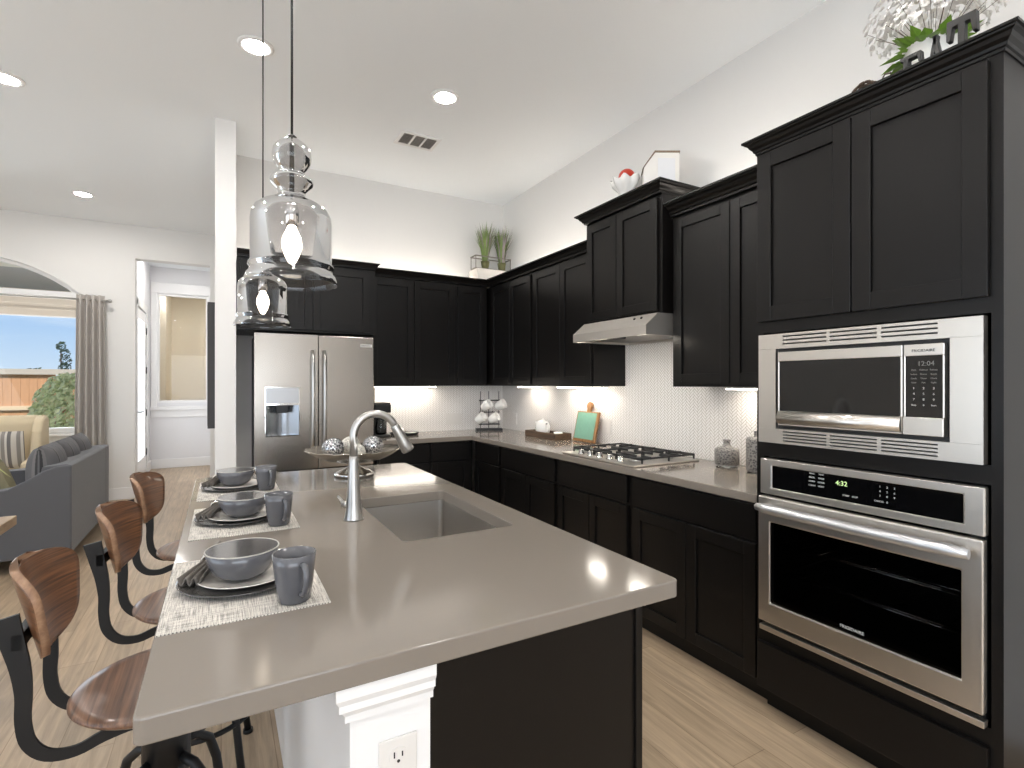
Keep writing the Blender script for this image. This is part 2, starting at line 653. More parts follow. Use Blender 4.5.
BULBG = emis('bulb_glow', (1.0, 0.87, 0.70, 1), 14.0)
LENS = emis('lamp_lens', (1.0, 0.965, 0.92, 1), LAMP)
STRIPM = emis('strip_glow', (1.0, 0.90, 0.78, 1), STRIP)
TOPSTRIPM = emis('top_strip_glow', (1.0, 0.91, 0.80, 1), TOPSTRIP)
HOODLAMP = emis('hood_lamp', (1.0, 0.93, 0.82, 1), 45.0)
DIGIT = emis('digit_green', (0.75, 1.0, 0.45, 1), 1.2)
PRINT = mat('panel_print', S(190, 190, 188), 0.5)
PRINTD = mat('grey_print', S(120, 120, 118), 0.5)
LETTER = mat('letter_black', S(30, 28, 27), 0.5, noise=0.3, nscale=40)
LEAF = mat('leaf_green', S(112, 148, 52), 0.5, noise=0.3, nscale=60)
GRASSG = mat('grass_blade_green', S(116, 136, 74), 0.55, noise=0.35, nscale=40)
GRASSP = mat('grass_blade_mauve', S(150, 138, 140), 0.55, noise=0.2, nscale=40)
PETAL = mat('white_petal', S(238, 234, 230), 0.6)
RED = mat('red_ornament', S(190, 52, 28), 0.35)
SILVERB = voro('silver_weave', S(235, 235, 236), S(90, 90, 94), 75, 0.25, 0.8, p0=0.03, p1=0.12)
PEARL = voro('pearl_weave', S(228, 224, 214), S(170, 168, 160), 70, 0.3, 0.2)
BRONZE = mat('antique_silver', S(196, 188, 176), 0.25, metal=0.9, noise=0.25, nscale=60)
JARM = voro('carved_jar', S(62, 61, 62), S(142, 138, 134), 110, 0.5, 0.0, feat='F1', p0=0.25, p1=0.6)
SOIL = mat('soil', S(50, 40, 32), 0.9)
BRANCH = mat('brown_branch', S(80, 62, 48), 0.8)
CREAM = mat('cream_wall', S(240, 231, 214), 0.7)
LAWN = mat('lawn', S(110, 130, 70), 0.9, noise=0.3, nscale=4)
FENCE = mat('cedar_fence', S(196, 148, 112), 0.8, noise=0.22, nscale=3, stretch=(8, 1, 0.6))
FENCEC = mat('fence_cap', S(186, 176, 166), 0.7)
FENCEP = mat('galvanised_post', S(196, 200, 204), 0.5)
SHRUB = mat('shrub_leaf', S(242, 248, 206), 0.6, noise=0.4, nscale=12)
TREEL = mat('tree_leaf', S(46, 66, 52), 0.8, noise=0.3, nscale=2)
PATIOC = mat('patio_ceiling_paint', S(180, 178, 180), 0.7)
PATIOW = mat('patio_white', S(236, 232, 222), 0.6)
PATIOB = mat('patio_beam_beige', S(206, 196, 182), 0.7)
OUTLETM = mat('outlet_white', S(224, 220, 215), 0.3)
CANVAS = mat('dark_canvas', S(64, 62, 62), 0.7)

# ================================================================== room shell
WX, WY, CE = 2.66, 4.95, 3.32
X_L, Y_F, Y_FAR = -5.0, -4.0, 7.756

struct('floor', MB().box(X_L - 0.15, WX + 0.15, Y_F - 0.15, 13.0, -0.12, 0.0), FLOOR)
struct('ceiling', MB().box(X_L - 0.15, WX + 0.15, Y_F - 0.15, 13.0, CE, CE + 0.12), CEIL)
wr = struct('wall_right', MB().box(WX, WX + 0.15, Y_F, WY + 0.15, 0, CE), WALL)
wb = struct('wall_back', MB().box(0.096, WX, WY, WY + 0.15, 0, CE), WALL)
struct('wall_divider', MB().box(-0.039, 0.096, 4.33, Y_FAR, 0, CE), WALL)
# splash tiles
struct('backsplash', MB().box(WX - 0.008, WX, 1.423, WY - 0.008, 0.914, 1.83), TILE, wr)
struct('backsplash', MB().box(1.10, WX - 0.008, WY - 0.008, WY, 0.914, 1.40), TILE, wb)

# far living wall with arched window and cased opening
AX0, AX1, AZS, ATOP, ASILL = -3.41, -1.39, 2.42, 2.816, 0.82
R_ = 1.45
acx = (AX0 + AX1) / 2


def arch_z(x):
    return ATOP - R_ + math.sqrt(max(R_ * R_ - (x - acx) ** 2, 0))


w = MB()
w.box(X_L, AX0, Y_FAR, Y_FAR + 0.15, 0, CE)
w.box(AX0, AX1, Y_FAR, Y_FAR + 0.15, 0, ASILL)
w.box(AX1, -0.915, Y_FAR, Y_FAR + 0.15, 0, CE)
w.box(-0.915, -0.125, Y_FAR, Y_FAR + 0.15, 2.92, CE)
w.box(-0.125, 0.096, Y_FAR, Y_FAR + 0.15, 0, CE)
NA = 28
for i in range(NA):
    xa, xb = AX0 + (AX1 - AX0) * i / NA, AX0 + (AX1 - AX0) * (i + 1) / NA
    w.prism([(xa, arch_z(xa)), (xb, arch_z(xb)), (xb, CE), (xa, CE)], 'y', Y_FAR, Y_FAR + 0.15)
struct('wall_far', w, WALL)

# left wall with wide glass doors, front wall with windows (behind the camera)
w = MB()
w.box(X_L - 0.15, X_L, Y_F, -1.7, 0, CE).box(X_L - 0.15, X_L, 3.1, Y_FAR + 0.15, 0, CE).box(X_L - 0.15, X_L, -1.7, 3.1, 2.6, CE)
struct('wall_left', w, WALL)
w = MB()
w.box(X_L, -3.5, Y_F - 0.15, Y_F, 0, CE).box(1.1, WX, Y_F - 0.15, Y_F, 0, CE).box(-3.5, 1.1, Y_F - 0.15, Y_F, 0, 0.5).box(-3.5, 1.1, Y_F - 0.15, Y_F, 2.7, CE)
struct('wall_front', w, WALL)

# hall beyond the opening
struct('wall_hall_left', MB().box(-1.16, -1.014, Y_FAR + 0.15, 8.69, 0, CE).box(-1.16, -1.014, 9.80, 10.3, 0, CE).box(-1.16, -1.014, 8.69, 9.80, 2.53, CE), COOLWALL)
struct('wall_hall_right', MB().box(-0.10, 0.05, Y_FAR + 0.15, 10.3, 0, CE), COOLWALL)
struct('wall_hall_back', MB().box(-1.16, -0.92, 10.3, 10.42, 0, CE).box(-0.19, 0.05, 10.3, 10.42, 0, CE).box(-0.92, -0.19, 10.3, 10.42, 0, 1.08).box(-0.92, -0.19, 10.3, 10.42, 2.89, CE), COOLWALL)
# cream room beyond the hall window
struct('wall_cream_room', MB().box(-1.6, 1.4, 12.9, 13.0, 0, CE).box(-1.7, -1.6, 10.36, 13.0, 0, CE).box(1.4, 1.5, 10.42, 13.0, 0, CE).box(-1.6, -1.16, 10.36, 10.42, 0, CE).box(0.05, 1.4, 10.36, 10.42, 0, CE).box(-1.02, -0.9, 11.6, 12.9, 0, CE), CREAM)
# baseboards
struct('baseboard_far', MB().box(AX1 - 2.2, -0.915, Y_FAR - 0.016, Y_FAR, 0, 0.14), TRIM, bevel=0.003)
struct('baseboard_hall', MB().box(-1.014, -0.10, 10.284, 10.3, 0, 0.15), TRIM, bevel=0.003)
struct('baseboard_hall_side', MB().box(-1.014, -0.998, 9.85, 10.284, 0, 0.15), TRIM, bevel=0.003)
struct('baseboard_opening', MB().box(-0.931, -0.915, Y_FAR - 0.0, Y_FAR + 0.15, 0, 0.14), TRIM)

# hall window in its casing
wn = struct('window_2', MB().box(-1.0, -0.92, 10.275, 10.3, 1.0, 3.05).box(-0.19, -0.11, 10.275, 10.3, 1.0, 3.05).box(-1.0, -0.11, 10.27, 10.3, 2.89, 3.06)
            .box(-1.03, -0.105, 10.25, 10.3, 0.96, 1.02).box(-1.0, -0.11, 10.28, 10.3, 0.84, 0.96), TRIM, bevel=0.004)
link('window_frame', MB().box(-0.92, -0.885, 10.31, 10.37, 1.08, 2.89).box(-0.225, -0.19, 10.31, 10.37, 1.08, 2.89).box(-0.885, -0.225, 10.31, 10.37, 1.08, 1.12).box(-0.885, -0.225, 10.31, 10.37, 2.85, 2.89), TRIM, wn)
link('pane', MB().box(-0.885, -0.225, 10.338, 10.342, 1.12, 2.85), WGLASS, wn)

# hall door on the left side
dr = struct('door_1', MB().box(-1.05, -1.01, 8.76, 8.86, 0.01, 2.46).box(-1.05, -1.01, 9.60, 9.73, 0.01, 2.46)
            .box(-1.05, -1.01, 8.86, 9.60, 2.32, 2.46).box(-1.05, -1.01, 8.86, 9.60, 0.01, 0.3), TRIM, bevel=0.003)
link('pane', MB().box(-1.034, -1.028, 8.86, 9.60, 0.3, 2.32), emis('daylight_glow_pane', (0.93, 0.97, 1, 1), 3.2), dr)  # pane glows by itself in place of daylight and lights the hall
link('door_casing', MB().box(-1.015, -0.995, 8.65, 8.74, 0, 2.56).box(-1.015, -0.995, 9.75, 9.84, 0, 2.56).box(-1.015, -0.995, 8.65, 9.84, 2.48, 2.58), TRIM, dr, bevel=0.003)
for z in (0.35, 0.95, 1.6, 2.2):
    link('hinge', MB().box(-1.012, -0.998, 9.725, 9.75, z - 0.05, z + 0.05), BLKMETAL, dr)
link('door_handle', MB().cyl((-1.01, 8.81, 1.0), (-0.96, 8.81, 1.0), 0.012).cyl((-0.96, 8.80, 1.0), (-0.96, 8.92, 1.0), 0.01), BLKMETAL, dr)

# arched window: frame, transom bar, panes, sill
fw = 0.05
w = MB()
w.box(AX0, AX0 + fw, Y_FAR + 0.05, Y_FAR + 0.13, ASILL, AZS - 0.02).box(AX1 - fw, AX1, Y_FAR + 0.05, Y_FAR + 0.13, ASILL, AZS - 0.02)
w.box(AX0 + fw, AX1 - fw, Y_FAR + 0.05, Y_FAR + 0.13, ASILL, ASILL + 0.06)
w.box(AX0, AX1, Y_FAR + 0.04, Y_FAR + 0.14, 2.37, 2.46)
pts_o, pts_i = [], []
for i in range(NA + 1):
    x = AX0 + (AX1 - AX0) * i / NA
    pts_o.append((x, arch_z(x)))
    pts_i.append((acx + (x - acx) * 0.97, arch_z(x) - 0.035))
for i in range(NA):
    w.prism([pts_i[i], pts_i[i + 1], pts_o[i + 1], pts_o[i]], 'y', Y_FAR + 0.05, Y_FAR + 0.13)
w1 = struct('window_1', w, TRIM)
link('window_sill', MB().box(AX0 - 0.05, AX1 + 0.05, Y_FAR - 0.04, Y_FAR + 0.05, ASILL - 0.03, ASILL), TRIM, w1, bevel=0.004)
link('pane', MB().box(AX0 + fw, AX1 - fw, Y_FAR + 0.088, Y_FAR + 0.092, ASILL + 0.06, 2.37), WGLASS, w1)
pp = [(AX0 + 0.04, 2.46)] + [(AX1 - 0.04, 2.46)] + [p for p in reversed(pts_i) if p[1] > 2.461]
link('pane', MB().prism(pp, 'y', Y_FAR + 0.088, Y_FAR + 0.092), WGLASS, w1)

# glazed patio doors in the left wall and window in the front wall: frames only are seen in reflections
w = MB()
for y in (-1.7, -0.14, 1.44, 3.02):
    w.box(X_L - 0.12, X_L - 0.02, y, y + 0.08, 0, 2.6)
w.box(X_L - 0.12, X_L - 0.02, -1.7, 3.1, 2.5, 2.6).box(X_L - 0.12, X_L - 0.02, -1.7, 3.1, 0, 0.1)
struct('door_2', w, TRIM)
w = MB()
for x in (-3.5, -1.96, -0.44, 1.02):
    w.box(x, x + 0.08, Y_F - 0.12, Y_F - 0.02, 0.5, 2.7)
w.box(-3.5, 1.1, Y_F - 0.12, Y_F - 0.02, 2.62, 2.7).box(-3.5, 1.1, Y_F - 0.12, Y_F - 0.02, 0.5, 0.58)
struct('window_3', w, TRIM)

# ================================================================== cabinetry


def FR(u0, u1, w0, w1):      # right wall: u along Y, w out from the wall
    return (WX - w1, WX - w0, u0, u1)


def FB(u0, u1, w0, w1):      # back wall: u along X
    return (u0, u1, WY - w1, WY - w0)


def fb(m, F, u0, u1, w0, w1, z0, z1, mi=0):
    a = F(u0, u1, w0, w1)
    return m.box(a[0], a[1], a[2], a[3], z0, z1, mi)


def shaker(F, u0, u1, wb_, z0, z1, st=0.058, th=0.02, rec=0.011):
    m = MB()
    fb(m, F, u0, u0 + st, wb_, wb_ + th, z0, z1)
    fb(m, F, u1 - st, u1, wb_, wb_ + th, z0, z1)
    fb(m, F, u0 + st, u1 - st, wb_, wb_ + th, z0, z0 + st)
    fb(m, F, u0 + st, u1 - st, wb_, wb_ + th, z1 - st, z1)
    fb(m, F, u0 + st, u1 - st, wb_, wb_ + th - rec, z0 + st, z1 - st)
    return m


def sweep(m, path, prof, z, cap=True):
    """sweep crown profile (out, up) along a mitred path, outward = right of travel"""
    P = [Vector((p[0], p[1])) for p in path]
    n = len(P)
    nor = []
    for i in range(n - 1):
        d = (P[i + 1] - P[i]).normalized()
        nor.append(Vector((d.y, -d.x)))
    ring = []
    for i in range(n):
        if i == 0:
            o = nor[0]
        elif i == n - 1:
            o = nor[-1]
        else:
            a, b = nor[i - 1], nor[i]
            o = (a + b) / (1 + a.dot(b))
        ring.append([(P[i].x + o.x * q[0], P[i].y + o.y * q[0], z + q[1]) for q in prof])
    k = len(prof)
    v = [p for r in ring for p in r]
    f = []
    for i in range(n - 1):
        for j in range(k):
            l = (j + 1) % k
            f.append((i * k + j, (i + 1) * k + j, (i + 1) * k + l, i * k + l))
    if cap:
        f.append(tuple(range(k)))
        f.append(tuple((n - 1) * k + j for j in range(k))[::-1])
    m.add(v, f)
    return m


def crown(h, out):
    p = [(-0.02, 0), (0.10, 0), (0.12, 0.16), (0.24, 0.2), (0.30, 0.34), (0.5, 0.5), (0.62, 0.68), (0.82, 0.76), (0.86, 0.84), (1.0, 0.86), (1.0, 1.0), (-0.02, 1.0)]
    return [(a * out, b * h) if a > 0 else (-0.024, b * h) for a, b in p]


def wall_cab(label, F, u0, u1, depth, z0, z1, doors, cat='cabinet', group=None, crownpath=None, ch=0.06, co=0.06, side=0.014):
    """doors: list of (u0,u1)"""
    a = F(u0, u1, 0, depth)
    t = thing('wall_cabinet', label, cat, ((a[0] + a[1]) / 2, (a[2] + a[3]) / 2, z0), group)
    m = MB()
    fb(m, F, u0, u1, 0.009, depth - 0.02, z0, z1)
    link('body', m, CAB, t)
    for d in doors:
        link('door', shaker(F, d[0], d[1], depth - 0.0195, z0 + 0.015, z1 - 0.02), CAB, t, bevel=0.0012, seg=1)
    if crownpath:
        link('crown_molding', sweep(MB(), crownpath, crown(ch, co), z1), CAB, t)
    return t


def base_cab(label, F, u0, u1, depth, drawers, doors, zt=0.874, toe=0.10, zd=0.70):
    a = F(u0, u1, 0, depth)
    t = thing('base_cabinet', label, 'cabinet', ((a[0] + a[1]) / 2, (a[2] + a[3]) / 2, 0))
    m = MB()
    fb(m, F, u0, u1, 0.009, depth - 0.02, toe, zt)
    fb(m, F, u0, u1, 0.009, depth - 0.075, 0.0, toe)
    link('body', m, CAB, t)
    for d in drawers:
        m = MB(); fb(m, F, d[0], d[1], depth - 0.0195, depth, zd + 0.008, zt - 0.012)
        link('drawer', m, CAB, t, bevel=0.002)
    for d in doors:
        link('door', shaker(F, d[0], d[1], depth - 0.0195, toe + 0.012, zd - 0.008), CAB, t, bevel=0.0012, seg=1)
    return t


UD = WX - 2.33     # upper depth
UB, UT = 1.372, 2.355
# back wall uppers
wall_cab('dark wall cabinet with two doors, directly right of the refrigerator', FB, 1.145, 1.975, UD, UB, UT, [(1.16, 1.553), (1.558, 1.958)])
wall_cab('narrow dark wall cabinet with one door in the back corner above the mug rack', FB, 1.975, 2.315, UD, UB, UT, [(1.995, 2.285)])
# right wall uppers, left of the hood
wall_cab('dark wall cabinet on the right wall nearest the back corner', FR, 3.813, 4.94, UD, UB, UT, [(3.835, 4.20), (4.205, 4.58)])
wall_cab('dark wall cabinet with two doors immediately left of the range hood', FR, 2.985, 3.813, UD, UB, UT, [(3.0, 3.383), (3.388, 3.79)])
cm = link('crown_molding', sweep(MB(), [(1.137, WY - UD), (WX - UD, WY - UD), (WX - UD, 2.985), (WX - 0.01, 2.985)], crown(0.06, 0.06), UT + 0.0005), CAB)
tag(cm, 'dark stepped crown molding running round the corner above the wall cabinets', 'molding')
# hood cabinet
wall_cab('shorter raised dark cabinet with two doors above the range hood', FR, 2.236, 2.956, WX - 2.25, 1.81, 2.515, [(2.262, 2.621), (2.626, 2.935)],
         crownpath=[(WX - 0.01, 2.956), (2.25, 2.956), (2.25, 2.236), (WX - 0.01, 2.236)], ch=0.063, co=0.055)
# right of hood
wall_cab('dark wall cabinet with two doors between the range hood and the oven tower', FR, 1.425, 2.228, UD, UB, 2.375, [(1.445, 1.815), (1.82, 2.205)],
         crownpath=[(2.33, 2.228), (2.33, 1.425)], ch=0.08, co=0.06)
# refrigerator cabinet
FX = WY - 4.36
wall_cab('deep dark cabinet with two doors above the stainless refrigerator', FB, 0.102, 1.132, FX, 1.80, 2.345, [(0.125, 0.632), (0.637, 1.085)],
         crownpath=[(0.102, 4.36), (1.132, 4.36), (1.132, 4.62)], ch=0.05, co=0.03)
t = thing('end_panel', 'dark side panel standing right of the refrigerator', 'panel', (1.12, 4.7, 0))
link('board', MB().box(1.115, 1.134, 4.40, WY - 0.01, 0, 1.7995), CAB, t)

# base cabinets
BD = WX - 2.02
base_cab('dark base cabinet under the back counter beside the refrigerator', FB, 1.145, 1.60, WY - 4.33, [(1.16, 1.59)], [(1.16, 1.59)])
base_cab('dark base cabinet under the back counter next to the inside corner', FB, 1.60, 2.02, WY - 4.33, [(1.615, 1.985)], [(1.615, 1.985)])
base_cab('narrow dark base cabinet with drawer nearest the inside corner on the right run', FR, 3.81, 4.325, BD, [(3.83, 4.29)], [(3.83, 4.29)])
base_cab('dark base cabinet with wide drawer below the wooden tray and green board', FR, 2.985, 3.81, BD, [(3.005, 3.785)], [(3.005, 3.39), (3.395, 3.785)])
base_cab('dark base cabinet with drawer and two doors below the gas cooktop', FR, 2.24, 2.985, BD, [(2.265, 2.96)], [(2.265, 2.61), (2.615, 2.96)])
base_cab('dark base cabinet with wide drawer next to the oven tower', FR, 1.425, 2.24, BD, [(1.445, 2.215)], [(1.445, 1.83), (1.835, 2.215)])

# perimeter worktop (L shape)
w = MB()
w.prism([(1.145, 4.31), (2.0, 4.31), (2.0, 1.4255), (WX - 0.009, 1.4255), (WX - 0.009, WY - 0.009), (1.145, WY - 0.009)], 'z', 0.8745, 0.914)
tag(link('worktop', w, QUARTZ, bevel=0.004), 'L-shaped taupe quartz worktop along the back and right walls', 'worktop')

# ------------------------------------------------------------------ oven tower
TY0, TY1, TXF = 0.621, 1.423, 2.0
t = thing('oven_tower_cabinet', 'tall dark cabinet housing the microwave and wall oven', 'cabinet', (2.33, 1.02, 0))
w = MB()
w.box(TXF, WX - 0.012, TY0, TY0 + 0.028, 0.10, 2.362)
w.box(TXF, WX - 0.012, TY1 - 0.03, TY1, 0.10, 2.362)
w.box(WX - 0.02, WX - 0.012, TY0 + 0.028, TY1 - 0.03, 0.10, 2.362)
w.box(TXF, WX - 0.02, TY0 + 0.028, TY1 - 0.03, 1.60, 2.362)
w.box(TXF, WX - 0.02, TY0 + 0.028, TY1 - 0.03, 1.085, 1.145)
w.box(TXF, WX - 0.02, TY0 + 0.028, TY1 - 0.03, 0.10, 0.36)
w.box(TXF + 0.07, WX - 0.012, TY0, TY1, 0.0, 0.10)
link('body', w, CAB, t)
F2 = lambda u0, u1, w0, w1: (WX - w1, WX - w0, u0, u1)
for d in ((0.652, 1.032), (1.037, 1.41)):
    link('door', shaker(F2, d[0], d[1], WX - TXF, 1.648, 2.350, st=0.062), CAB, t, bevel=0.0012, seg=1)
w = MB(); w.box(TXF - 0.02, TXF, 0.652, 1.41, 0.115, 0.305)
link('drawer', w, CAB, t, bevel=0.002)
link('crown_molding', sweep(MB(), [(2.262, TY1), (TXF, TY1), (TXF, TY0), (WX - 0.012, TY0)], crown(0.060, 0.045), 2.3625), CAB, t)
link('cabinet_top', MB().box(TXF + 0.005, WX - 0.012, TY0 + 0.025, TY1 - 0.025, 2.3625, 2.375), CAB, t)


def ring(m, x0, x1, o, i):
    """rectangular frame in the YZ plane: o, i = (y0, y1, z0, z1) outer and inner"""
    q = [(o[0], o[2]), (o[1], o[2]), (o[1], o[3]), (o[0], o[3]), (i[0], i[2]), (i[1], i[2]), (i[1], i[3]), (i[0], i[3])]
    v = [(x0, a, b) for a, b in q] + [(x1, a, b) for a, b in q]
    f = []
    for k in range(4):
        l = (k + 1) % 4
        f += [(l, k, 4 + k, 4 + l), (8 + k, 8 + l, 12 + l, 12 + k), (k, l, 8 + l, 8 + k), (4 + l, 4 + k, 12 + k, 12 + l)]
    return m.add(v, f)


def text_mesh(name, body, size, loc, rot, m, parent, depth=0.0006, align='CENTER'):
    cu = bpy.data.curves.new('t', 'FONT')
    cu.body = body
    cu.size = size
    cu.extrude = depth
    cu.align_x = align
    cu.align_y = 'CENTER'
    o = bpy.data.objects.new('t', cu)
    COL.objects.link(o)
    bpy.context.view_layer.update()
    dg = bpy.context.evaluated_depsgraph_get()
    me = bpy.data.meshes.new_from_object(o.evaluated_get(dg))
    bpy.data.objects.remove(o)
    me.name = name
    me.materials.clear()
    me.materials.append(m)
    r = bpy.data.objects.new(name, me)
    COL.objects.link(r)
    off = Vector((0, 0, 0))
    p = parent
    while p is not None:
        off += p.location
        p = p.parent
    r.parent = parent
    r.location = Vector(loc) - off
    r.rotation_euler = rot
    return r


RW = (pi / 2, 0, -pi / 2)     # text facing -X
# --- wall oven
t = thing('wall_oven', 'stainless wall oven with black glass door below the microwave', 'oven', (1.97, 1.02, 0.37))
OY0, OY1 = 0.653, 1.386
link('housing', MB().box(1.992, 2.5, 0.66, 1.38, 0.93, 1.08).box(1.992, 2.5, 0.66, 1.38, 0.372, 0.46).box(1.992, 2.5, 0.66, 0.70, 0.46, 0.93).box(1.992, 2.5, 1.34, 1.38, 0.46, 0.93).box(2.46, 2.5, 0.70, 1.34, 0.46, 0.93), BLKPLAST, t)
for z in (0.60, 0.72):
    m = MB()
    for k in range(9):
        m.cyl((2.03, 0.705 + 0.079 * k, z), (2.45, 0.705 + 0.079 * k, z), 0.002, 6)
    for x in (2.03, 2.05, 2.45):
        m.cyl((x, 0.705, z), (x, 1.335, z), 0.003, 6)
    link('rack', m, CHROME, t)
w = MB()                                                        # control fascia frame
ring(w, 1.968, 1.996, (OY0, OY1, 0.934, 1.079), (0.706, 1.334, 0.962, 1.052))
cpn = link('control_panel', w, STEELH, t, bevel=0.004)
link('control_glass', MB().box(1.972, 1.99, 0.706, 1.334, 0.962, 1.052), BLKGLASS, t)
text_mesh('clock_display', '4:32', 0.024, (1.9713, 1.062, 1.024), RW, DIGIT, t)
for j, y in enumerate((1.170, 1.135)):
    for i in range(4):
        text_mesh('button_print', ('BAKE', 'BROIL', 'CONV', 'CLEAN')[i] if j == 0 else ('TEMP', 'TIMER', 'COOK', 'LIGHT')[i], 0.0085, (1.9713, y, 1.045 - i * 0.015), RW, PRINT, t)
for j in range(3):
    for i in range(3):
        text_mesh('button_print', str(i * 3 + j + 1), 0.0095, (1.9713, 0.935 - j * 0.022, 1.035 - i * 0.016), RW, PRINT, t)
text_mesh('button_print', 'CANCEL', 0.008, (1.9713, 0.938, 0.984), RW, PRINT, t)
text_mesh('button_print', '0', 0.0095, (1.9713, 0.913, 0.984), RW, PRINT, t)
text_mesh('button_print', 'START', 0.008, (1.9713, 1.046, 0.983), RW, PRINT, t)
text_mesh('button_print', 'STOP', 0.008, (1.9713, 1.016, 0.983), RW, PRINT, t)
w = MB()                                                        # door frame around window
ring(w, 1.955, 1.985, (OY0, OY1, 0.408, 0.925), (0.706, 1.334, 0.492, 0.822))
od = link('door', w, STEELH, t, bevel=0.005)
link('window', MB().box(1.961, 1.963, 0.706, 1.334, 0.492, 0.822), glass('oven_glass', (0.55, 0.55, 0.55, 1), 1.4, 0.03), od)
w = MB()
for y in (0.70, 1.34):
    w.cyl((1.955, y, 0.886), (1.915, y, 0.886), 0.010)
path = [(1.915 - 0.012 * sin(pi * i / 16), 0.672 + (1.366 - 0.672) * i / 16, 0.886) for i in range(17)]
w.tube(path, [0.014] + [0.020] * 15 + [0.014], 18)
link('handle', w, mat('satin_handle', S(205, 206, 208), 0.36, metal=0.85), od)
text_mesh('maker_lettering', 'FRIGIDAIRE', 0.016, (1.9584, 1.02, 0.512), RW, PRINT, od)
link('vent_trim', MB().box(1.962, 1.99, OY0, OY1, 0.368, 0.389), STEELH, t, bevel=0.002)
# --- microwave
t = thing('microwave_oven', 'built-in stainless microwave with vented trim frame above the wall oven', 'microwave', (1.97, 1.02, 1.146))
MY0, MY1, MZ0, MZ1 = 0.656, 1.391, 1.147, 1.590
link('housing', MB().box(1.985, 2.42, 0.70, 1.34, 1.16, 1.575), BLKPLAST, t)
w = MB()


def louvre(m, z0, z1, slots):
    """steel strip with three groups of slots"""
    cols_ = [(1.284, 1.112), (1.100, 0.942), (0.928, 0.768)]
    zs = []
    n = len(slots)
    edges_y = [MY1, 1.284, 1.112, 1.100, 0.942, 0.928, 0.768, MY0]
    for i in range(0, 8, 2):
        m.box(1.965, 1.997, edges_y[i + 1], edges_y[i], z0, z1)
    zz = [z0] + [v for s_ in slots for v in s_] + [z1]
    for i in range(0, len(zz), 2):
        for (a, b) in cols_:
            m.box(1.965, 1.997, b, a, zz[i], zz[i + 1])


louvre(w, 1.530, MZ1, [(1.545, 1.551), (1.560, 1.566), (1.575, 1.581)])
louvre(w, MZ0, 1.206, [(1.157, 1.162), (1.169, 1.174), (1.181, 1.186), (1.193, 1.198)])
w.box(1.965, 1.997, MY0, 0.737, 1.2065, 1.5295).box(1.965, 1.997, 1.315, MY1, 1.2065, 1.5295)
link('trim_frame', w, STEELH, t)
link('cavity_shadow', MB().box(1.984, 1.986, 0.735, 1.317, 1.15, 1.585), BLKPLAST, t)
w = MB()                                                       # door: top steel band, bottom handle band, black window
w.box(1.956, 1.982, 0.862, 1.300, 1.478, 1.515)
w.box(1.956, 1.982, 0.862, 1.300, 1.222, 1.230)
w.box(1.956, 1.982, 1.294, 1.300, 1.230, 1.478).box(1.956, 1.982, 0.862, 0.868, 1.230, 1.478)
md = link('door', w, STEELH, t, bevel=0.0015, seg=1)
link('window', MB().box(1.959, 1.980, 0.868, 1.294, 1.280, 1.478), BLKGLASS, md)
w = MB()
prof = [(1.956, 1.280), (1.946, 1.268), (1.938, 1.250), (1.946, 1.232), (1.958, 1.226), (1.962, 1.28)]
w.prism(prof, 'y', 0.864, 1.298, smooth=True)
link('handle', w, STEELH, md)
w = MB()
w.box(1.956, 1.982, 0.748, 0.858, 1.478, 1.515).box(1.950, 1.982, 0.748, 0.858, 1.222, 1.280)
w.box(1.956, 1.982, 0.748, 0.753, 1.28, 1.478).box(1.956, 1.982, 0.853, 0.858, 1.28, 1.478)
link('control_panel', w, STEELH, t, bevel=0.0015, seg=1)
link('keypad_glass', MB().box(1.959, 1.980, 0.753, 0.853, 1.280, 1.478), BLKGLASS, t)
text_mesh('maker_lettering', 'FRIGIDAIRE', 0.0125, (1.9555, 0.803, 1.494), RW, BLKPLAST, t)
text_mesh('clock_display', '12:04', 0.021, (1.9584, 0.797, 1.452), RW, PRINTD, t)
for j in range(3):
    for i in range(4):
        text_mesh('button_print', [['Melt', 'Defrost', 'Reheat'], ['Soften', 'Power', 'Snack'], ['Cook', 'Timer', 'Clock'], ['User', 'Fan', 'Light']][i][j], 0.0072, (1.9584, 0.830 - j * 0.027, 1.432 - i * 0.0135), RW, PRINTD, t)
    for i in range(4):
        text_mesh('button_print', [['1', '2', '3'], ['4', '5', '6'], ['7', '8', '9'], ['Stop', '0', 'Start']][i][j], 0.010 if i < 3 else 0.0075, (1.9584, 0.830 - j * 0.027, 1.373 - i * 0.018), RW, PRINT, t)

# ------------------------------------------------------------------ range hood
t = thing('range_hood', 'slim stainless under-cabinet range hood above the gas cooktop', 'range hood', (2.4, 2.57, 1.67))
HY0, HY1 = 2.235, 2.945
w = MB()
w.prism([(WX - 0.009, 1.808), (2.235, 1.808), (2.14, 1.73), (2.14, 1.676), (2.155, 1.676), (2.155, 1.70), (WX - 0.02, 1.70), (WX - 0.02, 1.676), (WX - 0.009, 1.676)], 'y', HY0 + 0.012, HY1 - 0.012)
w.prism([(WX - 0.009, 1.808), (2.235, 1.808), (2.14, 1.73), (2.14, 1.676), (WX - 0.009, 1.676)], 'y', HY0, HY0 + 0.012)
w.prism([(WX - 0.009, 1.808), (2.235, 1.808), (2.14, 1.73), (2.14, 1.676), (WX - 0.009, 1.676)], 'y', HY1 - 0.012, HY1)
link('canopy', w, mat('hood_steel', S(208, 202, 194), 0.4, metal=0.85), t)
link('grease_filter', MB().box(2.25, 2.6, HY0 + 0.05, HY1 - 0.05, 1.688, 1.6995), mat('filter_mesh', S(150, 145, 138), 0.4, metal=0.8), t)
link('lamp_lens', MB().box(2.175, 2.235, 2.30, 2.44, 1.690, 1.6995).box(2.175, 2.235, 2.70, 2.84, 1.690, 1.6995), HOODLAMP, t)
